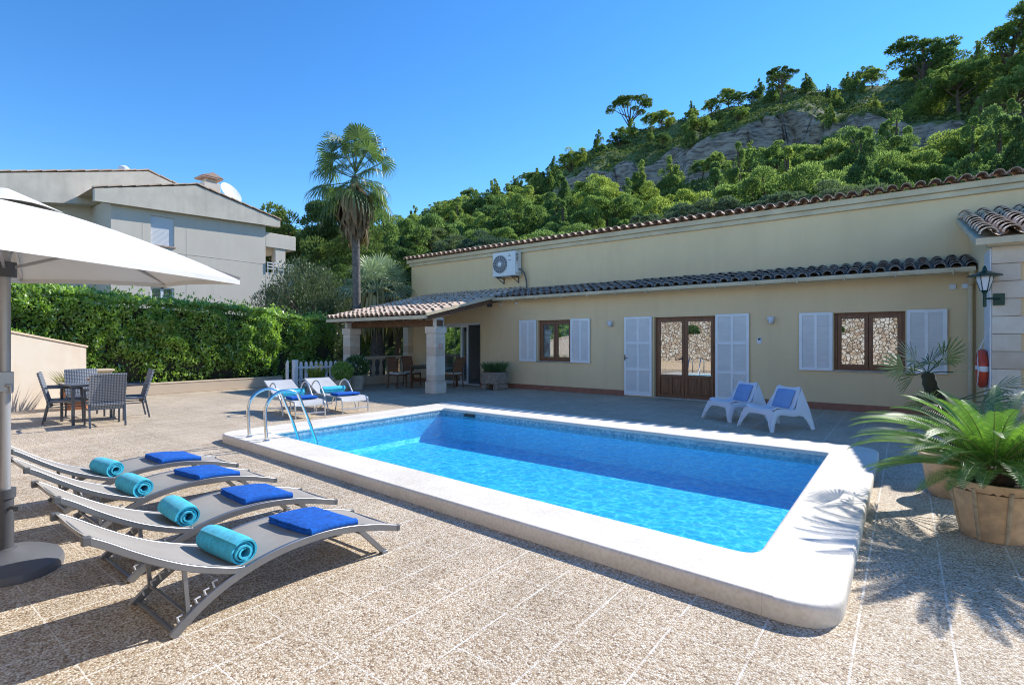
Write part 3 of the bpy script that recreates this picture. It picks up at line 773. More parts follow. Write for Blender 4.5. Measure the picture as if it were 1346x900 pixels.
# vent, boxes on wall
mb = MB(); mb.box(-11.2, -10.98, W - .02, W, 2.66, 2.84)
for i in range(3): mb.box(-11.19 + i * .073, -11.135 + i * .073, W - .03, W - .02, 2.67, 2.83)
mb.build('vent', M['grey_pl'], house, smooth=False)
for x in (-10.6, -9.95):
    mb = MB(); mb.lathe([(0, 0), (.05, 0), (.05, .03), (.03, .05), (0, .05)], seg=14); mb.xf(Matrix.Translation((x, W, 2.74)) @ Matrix.Rotation(R(90), 4, 'X')); tag(mb.build('sensor', M['ltplastic'], None), 'small round white fitting under the eaves, ' + ('next to the dark vent' if x < -10.3 else 'further right from the dark vent'), 'sensor', 'round fittings under the eaves')
for x, s in ((.74, 'nearer the window shutter'), (.93, 'nearer the downpipe')):
    mb = MB(); mb.box(x - .05, x + .05, W - .05, W, 2.53, 2.63); mb.box(x - .03, x + .03, W - .056, W - .05, 2.545, 2.615)
    tag(mb.build('junction_box', M['ltplastic'], None, bevel=.006), 'small white box high on the ochre wall, ' + s, 'electrical box', 'white boxes under the gutter')
# wall lamps
for x, lb in ((-6.63, 'small white shell lamp on the wall between the curtained window and the glazed door'), (-2.5, 'small white shell lamp on the wall above the intercom')):
    t = thing('wall_lamp', (x, W, 2.0), lb, 'wall lamp', 'white wall lamps')
    mb = MB(); mb.box(x - .05, x + .05, W - .02, W, 1.92, 2.06); mb.build('back_plate', M['planter'], t, bevel=.005)
    mb = MB(); mb.lathe([(.02, -.1), (.045, -.085), (.07, -.02), (.085, .05), (.078, .06), (.0, .05)], (x, W - .075, 2.02), 16); mb.build('lamp_shade', M['ltplastic'], t)
t = thing('intercom', (-2.76, W, 1.54), 'small white intercom panel beside the glazed door shutters', 'intercom')
mb = MB(); mb.box(-2.81, -2.71, W - .03, W, 1.46, 1.6); mb.build('casing', M['ltplastic'], t, bevel=.005)
mb = MB(); mb.box(-2.79, -2.73, W - .034, W - .0305, 1.54, 1.585); mb.build('screen', M['black'], t, smooth=False)

# AC unit
ac = thing('air_conditioner', (-11.1, 14.3, 3.72), 'white air conditioning unit with round fan on brackets on the upper wall', 'air conditioner')
mb = MB(); mb.box(-11.62, -10.62, 14.15, 14.5, 3.78, 4.62); mb.build('casing', M['acwhite'], ac, bevel=.015)
mb = MB(); mb.lathe([(0, 0), (.30, 0), (.31, .012), (.29, .02), (0, .02)], seg=32); mb.xf(Matrix.Translation((-11.28, 14.15, 4.2)) @ Matrix.Rotation(R(90), 4, 'X')); fg = mb.build('fan_grille', M['acgrille'], ac)
mb = MB()
for k in range(16):
    a = 2 * PI * k / 16; mb.bar((-11.28 + .07 * math.cos(a), 14.125, 4.2 + .07 * math.sin(a)), (-11.28 + .3 * math.cos(a), 14.125, 4.2 + .3 * math.sin(a)), .008, .008, (0, 1, 0))
for rr in (.14, .22, .3): mb.tube([(-11.28 + rr * math.cos(2 * PI * k / 32), 14.122, 4.2 + rr * math.sin(2 * PI * k / 32)) for k in range(33)], .005, 6)
mb.build('wire_guard', M['clip'], fg)
mb = MB(); mb.lathe([(0, 0), (.085, 0), (.08, .02), (0, .025)], seg=20); mb.xf(Matrix.Translation((-11.28, 14.13, 4.2)) @ Matrix.Rotation(R(90), 4, 'X')); mb.build('hub', M['acwhite'], ac)
mb = MB()   # three-diamond mark and small lettering bar
for k in range(3):
    a = R(90 + 120 * k); cx_, cz_ = -10.87 + .035 * math.cos(a), 4.47 + .035 * math.sin(a)
    u = Vector((math.cos(a), 0, math.sin(a))) * .033; v = Vector((-math.sin(a), 0, math.cos(a))) * .018; c_ = Vector((cx_, 14.146, cz_))
    mb.add([c_ - u, c_ + v, c_ + u, c_ - v], [(0, 1, 2, 3)])
for k in range(5): mb.box(-10.92 + k * .022, -10.906 + k * .022, 14.146, 14.149, 4.30, 4.325)
mb.build('emblem', M['grey_pl'], ac, smooth=False)
mb = MB()
for k in range(6): mb.box(-10.619, -10.61, 14.2, 14.32, 4.28 + k * .045, 4.30 + k * .045)
mb.build('side_louvres', M['acgrille'], ac, smooth=False)
mb = MB(); mb.box(-10.62, -10.575, 14.2, 14.42, 3.86, 4.1); mb.build('service_cover', M['acwhite'], ac, bevel=.01)
for x in (-11.45, -10.8):
    mb = MB(); mb.bar((x, 14.59, 3.755), (x, 14.12, 3.755), .04, .03); mb.bar((x, 14.58, 3.74), (x, 14.58, 3.55), .03, .03, (1, 0, 0)); mb.bar((x, 14.57, 3.58), (x, 14.2, 3.74), .02, .02); mb.build('bracket', M['legmetal'], ac)
mb = MB(); mb.tube([(-10.58, 14.3, 4.0), (-10.5, 14.35, 3.98), (-10.44, 14.45, 3.85), (-10.40, 14.5, 3.6), (-10.40, 14.52, 3.32)], .028, 10); mb.build('pipe', M['grey_pl'], ac)

# ------------------------------------------------------------------ right wing with quoins
wing = thing('side_wing', (3.5, 12.5, 0), 'projecting side wing at the right edge with stone quoins and its own tiled roof', 'building')
mb = MB(); mb.box(1.08, 6.5, 10.93, 14.58, 0, 3.05); mb.prism([(10.93, 3.05), (14.58, 3.05), (14.58, 4.0)], 'x', 1.08, 6.5); mb.build('wall', M['stucco'], wing, smooth=False)
mb = MB(); z = 0.0; i = 0
while z < 2.95:
    h = .27; wd = .62 if i % 2 == 0 else .50
    mb.box(1.065, 1.065 + (.46 if i % 2 == 0 else .33) , 10.88, 11.0 + (.0), z + .003, z + h - .003); z += h; i += 1
mb.build('quoins', M['block'], wing, bevel=.008)
mb = MB(); mb.box(1.045, 1.064, 10.9, 11.6, 0, 2.95); mb.build('corner_trim', M['pvc'], wing, smooth=False)
zr = lambda y: 3.10 + (y - 10.62) * .27
barrel_roof(1.0, 6.4, 10.6, zr(10.6), 14.5, zr(14.5), p=.27, r=.1, jit=.008).build('roof', M['tile'], wing)
mb = MB(); mb.prism([(10.62, zr(10.62) - .02), (14.5, zr(14.5) - .02), (14.5, zr(14.5) - .12), (10.62, zr(10.62) - .12)], 'x', .86, 6.5)
mb.box(1.0, 6.5, 10.7, 10.93, 2.96, 3.0); mb.build('eave', M['cream'], wing, smooth=False)
# lantern
ln = thing('wall_lantern', (.99, 10.75, 2.05), 'green iron wall lantern with white glass on the stone corner', 'lantern')
L0 = Vector((.97, 10.72, 0))
mb = MB(); mb.box(1.08, 1.21, 10.845, 10.879, 2.06, 2.24); mb.tube([(1.15, 10.85, 2.16), (1.1, 10.76, 2.16), (.97, 10.72, 2.16)], .014, 8); mb.lathe([(.0, 2.03), (.022, 2.035), (.022, 2.24), (.045, 2.28), (.055, 2.285), (0, 2.286)], L0, 12); mb.build('bracket', M['green_iron'], ln)
mb = MB(); mb.lathe([(.05, 2.287), (.10, 2.46), (.095, 2.50), (0, 2.5)], L0, 6); mb.build('glass_body', M['ltplastic'], ln, smooth=False)
mb = MB()
for k in range(6):
    a = 2 * PI * k / 6; mb.bar(L0 + Vector((.054 * math.cos(a), .054 * math.sin(a), 2.285)), L0 + Vector((.108 * math.cos(a), .108 * math.sin(a), 2.5)), .01, .01)
mb.lathe([(.21, 2.505), (.215, 2.515), (.12, 2.55), (.03, 2.59), (.028, 2.62), (.012, 2.66), (0, 2.67)], L0, 24); mb.build('hood', M['green_iron'], ln)
# life ring
rg_ = thing('life_ring', (1.0, 11.3, .75), 'orange red lifebuoy with white bands hanging on the side wall', 'lifebuoy')
def ringtube(a0, a1, r_, nseg): return [(.985, 11.28 + .26 * math.cos(a0 + (a1 - a0) * k / nseg), 1.07 + .26 * math.sin(a0 + (a1 - a0) * k / nseg)) for k in range(nseg + 1)]
mb = MB(); mb.tube(ringtube(0, 2 * PI, .055, 40), .058, 14, cap=False); mb.build('ring', M['red'], rg_)
mb = MB()
for q in range(4):
    mb.tube(ringtube(R(90 * q - 8), R(90 * q + 8), 0, 6), .0605, 14)
mb.build('band', M['rope'], rg_)
mb = MB(); mb.tube([(1.04, 11.28, 1.62), (.95, 11.26, 1.36), (.92, 11.1, 1.2), (.92, 10.98, 1.05), (.92, 11.08, .88), (.94, 11.3, .79)], .008, 6); mb.build('rope', M['rope'], rg_)

# ------------------------------------------------------------------ porch
porch = thing('porch', (-12.9, 11.6, 0), 'tiled porch on stone pillars at the left end of the house', 'porch')
zp = lambda y: 2.27 + (y - 9.95) * PIT
barrel_roof(-15.2, -10.62, 9.97, zp(9.97) - .02, 14.58, zp(14.58) - .02, p=.225, jit=.01).build('roof', M['tile'], porch)
mb = MB(); mb.prism([(10.0, zp(10.0) - .045), (14.57, zp(14.57) - .045), (14.57, zp(14.57) - .10), (10.0, zp(10.0) - .10)], 'x', -15.25, -10.56)
mb.build('roof_deck', M['darkwood'], porch, smooth=False)
mb = MB(); mb.box(-15.3, -10.55, 9.93, 9.998, zp(9.95) - .13, zp(9.95) - .03); mb.build('eave_board', M['cream'], porch, smooth=False)
mb = MB(); mb.prism([(9.93, zp(9.93) - .05), (12.93, zp(12.93) - .05), (12.93, zp(12.93) + .03), (9.93, zp(9.93) + .03)], 'x', -10.55, -10.50); mb.build('rake_trim', M['cream'], porch, smooth=False)
mb = MB(); mb.prism([(10.05, zp(10.05) - .20), (13.33, zp(13.33) - .20), (13.33, zp(13.33) - .101), (10.05, zp(10.05) - .101)], 'x', -10.66, -10.58); mb.build('rake_beam', M['darkwood'], porch, smooth=False)
for k in range(12):
    x = -15.1 + k * .39
    mb = MB(); mb.prism([(10.02, zp(10.02) - .19), (13.33, zp(13.33) - .19), (13.33, zp(13.33) - .102), (10.02, zp(10.02) - .102)], 'x', x, x + .06); mb.build('rafter', M['darkwood'], porch, smooth=False)
mb = MB(); mb.box(-15.0, -10.7, 10.52, 10.76, 1.95, 2.13); mb.build('beam', M['darkwood'], porch, bevel=.006)
for (x0, y0, y1) in ((-11.08, 10.45, 10.86), (-14.9, 10.30, 10.71)):
    mb = MB(); x1 = x0 + .38
    mb.box(x0 - .025, x1 + .025, y0 - .025, y1 + .025, 0, .36); mb.box(x0, x1, y0, y1, .36, 1.74); mb.box(x0 - .03, x1 + .03, y0 - .03, y1 + .03, 1.74, 1.945)
    mb.build('pillar', M['block'], porch, bevel=.02)
    mb = MB(); mb.box(x1 - .16, x1 - .02, y0 + .06, y1 - .06, 1.946, 2.2) if x0 > -12 else mb.box(x0 + .02, x0 + .16, y0 + .06, y1 - .06, 1.946, 2.2); mb.build('pillar_cap', M['pvc'], porch, smooth=False)
# round faded mark on the front pillar
mb = MB()
mb.tube([(-10.697, 10.655 + .075 * math.cos(2 * PI * k / 28), 1.38 + .075 * math.sin(2 * PI * k / 28)) for k in range(29)], .009, 6, cap=False)
mb.tube([(-10.697, 10.655 + .04 * math.cos(R(30 + 300 * k / 14)), 1.38 + .04 * math.sin(R(30 + 300 * k / 14))) for k in range(15)], .007, 6)
mb.build('round_mark', M['redmark'], porch)
mb = MB(); mb.box(-15.15, -14.87, 13.1, 13.5, 0, 2.75); mb.build('wall_pillar', M['block'], porch, bevel=.01)
bal = thing('balustrade', (-14.95, 11.9, 0), 'stone balustrade with bottle balusters closing the left side of the porch', 'balustrade')
mb = MB(); mb.box(-15.12, -14.82, 10.74, 13.08, 0, .3); mb.build('plinth', M['lowwall'], bal, bevel=.01)
mb = MB(); mb.box(-15.12, -14.80, 10.74, 13.08, .88, .99); mb.build('rail', M['lowwall'], bal, bevel=.02)
for k in range(7):
    mb = MB(); mb.lathe([(.075, .301), (.075, .34), (.045, .37), (.075, .47), (.082, .54), (.05, .68), (.038, .76), (.06, .82), (.075, .85), (.075, .879)], (-14.97, 10.95 + k * .325, 0), 14); mb.build('baluster', M['lowwall'], bal)

# porch dining set
dt = thing('dining_table', (-12.3, 11.9, 0), 'dark porch dining table behind the front stone pillar, laid with a teal cloth', 'table')
mb = MB(); mb.box(-12.75, -11.85, 11.2, 12.7, .70, .735); mb.build('tabletop', M['darkwood'], dt, bevel=.006)
for sx in (-12.7, -11.95):
    for sy in (11.27, 12.6): MBx = MB().box(sx, sx + .06, sy, sy + .06, 0, .70); MBx.build('leg', M['darkwood'], dt, smooth=False)
mb = MB(); rows = [[(-12.78 + .96 * i / 12, 11.35 + 1.1 * j / 14, .742 + .006 * math.sin(i * 1.3 + j) - (.14 if i in (0, 12) else 0)) for j in range(15)] for i in range(13)]
mb.sheet(rows, .006); tag(mb.build('tablecloth', M['cloth']), 'rumpled teal cloth lying over the porch dining table', 'tablecloth')
def dining_chair():
    t = thing('dining_chair', (0, 0, 0), '', 'chair', 'brown wooden chairs on the porch')
    for sx in (-.2, .2):
        mb = MB(); mb.bar((.2, sx, 0), (.18, sx, .43), .03, .03, w2=.042, h2=.042, up=(0, 1, 0)); mb.build('leg', M['darkwood'], t, smooth=False)
        mb = MB(); mb.tube([(-.26, sx, 0), (-.2, sx, .3), (-.19, sx, .45), (-.24, sx, .75), (-.32, sx, .98)], [.018, .022, .022, .02, .016], 8); mb.build('leg', M['darkwood'], t)
    mb = MB(); mb.box(-.21, .22, -.22, .22, .40, .445); mb.build('seat_frame', M['darkwood'], t, bevel=.008)
    mb = MB(); mb.box(-.19, .22, -.21, .21, .446, .50); mb.build('seat_pad', M['seatpad'], t, bevel=.02)
    rows = [[(-.205 - .12 * (u ** 1.3), -.2 + .4 * v / 6, .52 + .44 * u) for v in range(7)] for u in [k / 6 for k in range(7)]]
    mb = MB(); mb.sheet(rows, .02); mb.build('backrest', M['cane'], t)
    mb = MB(); mb.bar((-.325, -.22, .975), (-.325, .22, .975), .03, .05); mb.build('top_rail', M['darkwood'], t, bevel=.006)
    return t
dc = dining_chair()
for k, (x, y, rz, lb) in enumerate([(-13.15, 11.15, 5, 'brown cane-backed chair on the porch, second from the balustrade side, nearest the patio'), (-13.35, 11.95, -4, 'brown cane-backed chair on the porch further inside beside the teal cloth'), (-11.75, 12.3, 178, 'brown chair seen right of the front pillar before the sliding door')]):
    o = dc if k == 0 else copy_tree(dc)
    o.location = (x, y, 0); o.rotation_euler = (0, 0, R(rz)); o['label'] = lb

# ------------------------------------------------------------------ neighbour building
nb = thing('apartment_building', (-29, 8, 0), 'grey rendered two storey neighbouring building with gabled roofs behind the hedge', 'building')
XN = -26.0
def wall_cells_x(mbx, x0, ys, zs, holes, depth=.18):
    Y = sorted(set(list(ys) + [h[0] for h in holes] + [h[1] for h in holes])); Z = sorted(set(list(zs) + [h[2] for h in holes] + [h[3] for h in holes]))
    for a, b in zip(Y, Y[1:]):
        for c, d in zip(Z, Z[1:]):
            if any(h[0] < (a + b) / 2 < h[1] and h[2] < (c + d) / 2 < h[3] for h in holes): continue
            mbx.add([(x0, a, c), (x0, b, c), (x0, b, d), (x0, a, d)], [(0, 1, 2, 3)])
    for a, b, c, d in holes:
        for q in ([(x0, a, c), (x0 - depth, a, c), (x0 - depth, a, d), (x0, a, d)], [(x0, b, c), (x0, b, d), (x0 - depth, b, d), (x0 - depth, b, c)],
                  [(x0, a, d), (x0 - depth, a, d), (x0 - depth, b, d), (x0, b, d)], [(x0, a, c), (x0, b, c), (x0 - depth, b, c), (x0 - depth, a, c)]): mbx.add(q, [(0, 1, 2, 3)])
up_w = (8.36, 9.27, 5.72, 6.98); lo_w = (8.36, 9.27, 2.75, 3.88)
mb = MB(); wall_cells_x(mb, XN, (6.95, 13.41), (0, 7.4), [up_w, lo_w])
mb.add([(XN, 6.95, 0), (-28.6, 6.95, 0), (-28.6, 6.95, 7.4), (XN, 6.95, 7.4)], [(0, 1, 2, 3)]); mb.add([(XN, 13.41, 0), (-38, 13.41, 0), (-38, 13.41, 7.4), (XN, 13.41, 7.4)], [(0, 1, 2, 3)])
lw = (4.6, 5.55, 5.9, 7.0); wall_cells_x(mb, -28.6, (-4, 6.95), (0, 8.2), [lw])
mb.box(-38, -28.8, -4, -3.8, 0, 7)
mb.build('wall', M['greystucco'], nb, smooth=False)
mb = MB()   # expansion joints
for y in (8.05, 9.75): mb.box(XN - .001, XN + .006, y, y + .02, 0, 7.3)
for z in (5.45, 2.4): mb.box(XN - .001, XN + .008, 6.96, 13.4, z, z + .02)
mb.build('joint_lines', M['greyband'], nb, smooth=False)
# gables (fascia)
mb = MB(); G = [(6.35, 7.12), (14.05, 7.42), (14.05, 7.76), (10.1, 8.62), (6.35, 7.62)]
mb.prism(G, 'x', XN, XN + .26); mb.build('gable_fascia', M['greyband'], nb, smooth=False)
mb = MB(); G2 = [(-5, 6.3), (-5, 5.7), (3.9, 7.42), (7.2, 7.3), (9.9, 8.4), (11.5, 8.0), (11.5, 8.62), (8.9, 9.4)]
mb.prism([(-5, 5.6), (6.9, 7.45), (11.8, 7.8), (11.8, 8.55), (8.9, 9.4)], 'x', -28.6, -28.0); mb.build('gable_fascia', M['greyband'], nb, smooth=False)
mb = MB()
mb.add([(XN + .27, 6.3, 7.64), (XN + .27, 10.1, 8.67), (-38, 10.1, 8.67), (-38, 6.3, 7.64)], [(0, 1, 2, 3)])
mb.add([(XN + .27, 10.1, 8.67), (XN + .27, 14.1, 7.79), (-38, 14.1, 7.79), (-38, 10.1, 8.67)], [(0, 1, 2, 3)])
mb.add([(-28.0, -5.05, 5.66), (-28.0, 8.9, 9.44), (-40, 8.9, 9.44), (-40, -5.05, 5.66)], [(0, 1, 2, 3)])
mb.add([(-28.0, 8.9, 9.44), (-28.0, 11.85, 8.6), (-40, 11.85, 8.6), (-40, 8.9, 9.44)], [(0, 1, 2, 3)])
mb.build('roof', M['tile'], nb, smooth=False)
mb = MB()   # verge tiles
def verge(x, p, q):
    p = Vector((x, *p)); q = Vector((x, *q)); L = (q - p).length; nn = int(L / .48)
    for i in range(nn):
        a = p.lerp(q, i / nn); b = p.lerp(q, (i + .97) / nn); mb.bar(a + Vector((0, 0, .03)), b + Vector((0, 0, .06)), .22, .05)
mb = MB(); verge(XN + .19, (6.3, 7.64), (10.1, 8.67)); verge(XN + .19, (14.1, 7.79), (10.1, 8.67)); mb.build('verge_tiles', M['tile'], nb, smooth=False); mb = MB(); verge(-28.1, (-5, 5.67), (8.9, 9.44)); verge(-28.1, (11.85, 8.6), (8.9, 9.44))
mb.build('verge_tiles', M['tile'], nb, smooth=False)
for (a, b, c, d), xx in ((up_w, XN), (lw, -28.6)):
    m = MB(); m.box(xx - .10, xx - .07, a, b, c, d)
    for i in range(24): m.box(xx - .07, xx - .062, a, b, c + (d - c) * i / 24, c + (d - c) * (i + .85) / 24)
    m.build('roller_shutter', M['shutter_roll'], nb, smooth=False)
    m = MB(); m.box(xx - .1, xx + .05, a - .05, b + .05, c - .06, c); m.build('sill', M['tile_edge'], nb, smooth=False)
a, b, c, d = lo_w; m = MB(); xx = XN - .12
m.box(xx, xx + .05, a, a + .06, c, d); m.box(xx, xx + .05, b - .06, b, c, d); m.box(xx, xx + .05, (a + b) / 2 - .05, (a + b) / 2 + .05, c, d); m.box(xx, xx + .05, a + .06, b - .06, d - .06, d)
wf = m.build('window', M['pvc'], nb, smooth=False)
m = MB(); m.box(xx + .01, xx + .018, a + .06, b - .06, c, d - .06); m.build('pane', M['glass'], wf, smooth=False)
m = MB()
for y0 in (a + .04, (a + b) / 2 + .03): m.sheet([[(xx - .08 + .02 * math.sin(k * 1.7), y0 + .38 * k / 16, z) for k in range(17)] for z in (c, d)], .004)
m.build('curtain', M['curtain'], wf)
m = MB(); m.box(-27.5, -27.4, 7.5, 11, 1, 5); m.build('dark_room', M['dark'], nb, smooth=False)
# balcony
m = MB(); m.box(XN - 4, XN, 13.42, 14.95, 4.15, 5.05); m.build('balcony', M['greystucco'], nb, bevel=.02)
m = MB(); m.box(XN - 3, XN, 13.42, 15.05, 6.35, 7.1); m.box(XN - .45, XN - .05, 13.95, 14.5, 5.05, 6.35); m.box(XN - 4.5, XN - 3.5, 13.42, 14.9, 0, 7.1); m.build('balcony_frame', M['greystucco'], nb, bevel=.02)
m = MB()
for z in (5.25, 5.4, 5.55): m.bar((XN + .05, 13.45, z), (XN + .05, 14.9, z), .03, .05)
for k in range(6): m.bar((XN + .05, 13.5 + k * .28, 5.05), (XN + .05, 13.5 + k * .28, 5.58), .03, .03)
m.build('railing', M['pvc'], nb, smooth=False)
m = MB(); m.box(XN - 3.5, XN - .2, 13.45, 14.6, 0, 3.3); m.build('lower_storey', M['greyband'], nb, smooth=False)
m = MB(); m.box(-29.4, -28.6, 11.55, 12.35, 8.2, 9.75); m.box(-29.25, -28.75, 11.7, 12.2, 9.751, 9.95); ch = m.build('chimney', M['greystucco'], nb, bevel=.02)
m = MB(); m.box(-29.5, -28.5, 11.45, 12.45, 9.951, 10.02); m.prism([(11.42, 10.021), (12.48, 10.021), (11.95, 10.25)], 'x', -29.52, -28.48); m.build('chimney_cap', M['tile_edge'], ch, smooth=False)
m = MB(); m.lathe([(.0, 0), (.12, 0), (.22, .12), (.22, .25), (.12, .34), (0, .36)], (-28.5, 8.1, 9.2), 14); m.build('roof_cowl', M['pvc'], nb)
ds = thing('satellite_dish', (-27.9, 12.3, 8.2), 'large white satellite dish beside the chimney of the grey building', 'satellite dish')
m = MB(); m.lathe([(0, .0), (.25, .03), (.45, .10), (.60, .19), (.595, .205), (.44, .115), (.25, .045), (0, .016)], seg=28); m.xf(Matrix.Translation((-27.9, 12.45, 9.1)) @ Matrix.Rotation(R(-70), 4, 'Z') @ Matrix.Rotation(R(-60), 4, 'X')); m.build('dish', M['pvc'], ds)
m = MB(); m.tube([(-27.95, 12.45, 8.1), (-27.95, 12.45, 9.1)], .03, 8); m.tube([(-27.9, 12.4, 9.05), (-27.5, 12.1, 9.3)], .012, 6); m.build('mast', M['alu'], ds)

# ------------------------------------------------------------------ boundary walls
m = MB(); rows = []
P0 = Vector((-16.05, 3.72, 0)); P1 = Vector((-13.6, -.95, 0)); dn = (P1 - P0).normalized(); nn = Vector((dn.y, -dn.x, 0)) * .11
L = (P1 - P0).length; z0, z1 = 1.36, 1.36 + L * .2
def wq(p, z): return (p.x, p.y, z)
m.add([wq(P0 - nn, -.05), wq(P1 - nn, -.05), wq(P1 + nn, -.05), wq(P0 + nn, -.05), wq(P0 - nn, z0), wq(P1 - nn, z1), wq(P1 + nn, z1), wq(P0 + nn, z0)], [(0, 3, 2, 1), (4, 5, 6, 7), (0, 1, 5, 4), (1, 2, 6, 5), (2, 3, 7, 6), (3, 0, 4, 7)])
cw = thing('boundary_wall', (-15, 2, 0), 'pale stained rendered wall with a sloping top at the left edge', 'wall')
m.build('wall', M['stain'], cw, smooth=False, recalc=True)
m = MB(); m.bar(P0 + Vector((0, 0, z0 + .02)) - dn * .03, P1 + Vector((0, 0, z1 + .02)), .27, .045); m.build('wall_coping', M['lowwall'], cw, bevel=.006)
m = MB(); m.box(-17.1, -16.88, 3.7, 9.3, 0, .29); m.box(-17.11, -16.87, 3.65, 9.31, .291, .33)
tag(m.build('retaining_wall', M['lowwall'], None, bevel=.012), 'low cream kerb wall running along the foot of the tall hedge', 'wall')
m = MB(); m.box(-17.15, -16.75, 4.0, 4.5, 0, .72); m.box(-17.2, -16.7, 3.95, 4.55, .721, .78)
tag(m.build('stone_block', M['lowwall'], None, bevel=.015), 'square cream masonry block behind the wicker chairs before the hedge', 'stone block')
# rubble walls behind the camera (seen mirrored in the glazing)
rw = thing('stone_wall', (-4, -1.2, 0), 'rubble stone terrace wall behind the viewer mirrored in the door panes', 'wall')
m = MB(); m.box(-13.5, 8, -1.45, -.96, -.05, 1.9); m.build('lower_wall', M['rubble'], rw, smooth=False)
m = MB(); m.box(-13.5, 8, -2.6, -2.1, -.05, 5.0); m.build('upper_wall', M['rubble'], rw, smooth=False)
m = MB(); m.box(-13.5, 8, -2.1, -1.45, 1.5, 1.8); m.build('terrace_soil', M['soil'], rw, smooth=False)
m = MB(); m.box(-13.4, 7.9, -.955, -.72, 0, .42); m.box(-13.4, 7.9, -.965, -.70, .421, .47); m.build('kerb', M['lowwall'], rw, bevel=.01)
TERR_BUSH = [(-9.4, .5, .6), (-6.6, .35, .45), (-4.9, .55, .75), (-2.6, .35, .5), (.8, .5, .6), (2.9, .4, .4)]

# ------------------------------------------------------------------ ladder
lad = thing('pool_ladder', (-7.3, 3.9, .12), 'curved stainless steel ladder rails over the pool edge', 'ladder')
for x in (-7.56, -7.07):
    path = [(x, 3.66, ZC), (x, 3.64, .45)] + [(x, 3.94 - .30 * math.cos(t), .52 + .28 * math.sin(t)) for t in [PI * k / 14 for k in range(0, 11)]] + [(x, 4.33, .25), (x, 4.42, 0), (x, 4.5, -.4)]
    m = MB(); m.tube(path, .0215, 12); m.build('rail', M['chrome'], lad)
    m = MB(); m.lathe([(.045, 0), (.045, .008), (.026, .02), (.024, .021)], (x, 3.66, ZC + .001), 16); m.build('flange', M['chrome'], lad)
for z, y in ((-.12, 4.44), (-.34, 4.49)):
    m = MB(); m.box(-7.55, -7.08, y - .04, y + .05, z, z + .025); m.build('tread', M['chrome'], lad, bevel=.004)

# ------------------------------------------------------------------ wave loungers
def smooth_path(pts, n=4):
    pts = [Vector(p) for p in pts]; out = []
    for i in range(len(pts) - 1):
        p0 = pts[max(i - 1, 0)]; p1 = pts[i]; p2 = pts[i + 1]; p3 = pts[min(i + 2, len(pts) - 1)]
        for k in range(n):
            t = k / n
            out.append(.5 * ((2 * p1) + (-p0 + p2) * t + (2 * p0 - 5 * p1 + 4 * p2 - p3) * t * t + (-p0 + 3 * p1 - 3 * p2 + p3) * t ** 3))
    out.append(pts[-1]); return out
def ribbon(m, path, x, w, h):
    """flat section tube along a (y,z) path at x"""
    n = len(path); vs = []
    for i, (y, z) in enumerate(path):
        a = path[max(i - 1, 0)]; b = path[min(i + 1, n - 1)]; ty, tz = b[0] - a[0], b[1] - a[1]; l = math.hypot(ty, tz); ny, nz = -tz / l, ty / l
        for sx, sn in ((-1, -1), (1, -1), (1, 1), (-1, 1)): vs.append((x + sx * w / 2, y + ny * sn * h / 2, z + nz * sn * h / 2))
    fs = [(i * 4 + k, i * 4 + (k + 1) % 4, (i + 1) * 4 + (k + 1) % 4, (i + 1) * 4 + k) for i in range(n - 1) for k in range(4)] + [(3, 2, 1, 0), tuple((n - 1) * 4 + k for k in range(4))]
    m.add(vs, fs)
main_pts = [(-.02 + 1.06, .005), (1.15, .095), (1.27, .165), (1.40, .215), (1.54, .25), (1.70, .27), (1.90, .272), (2.10, .25), (2.30, .205), (2.50, .145)]
back_pts = [(.70, .60), (.77, .555), (.88, .475), (1.01, .39), (1.15, .315), (1.33, .243), (1.40, .228)]
def yz(pts, n=4): return [(p.x, p.y) for p in smooth_path([(a, b, 0) for a, b in pts], n)]
MP = yz(main_pts); BP = yz(back_pts)
LW = .56
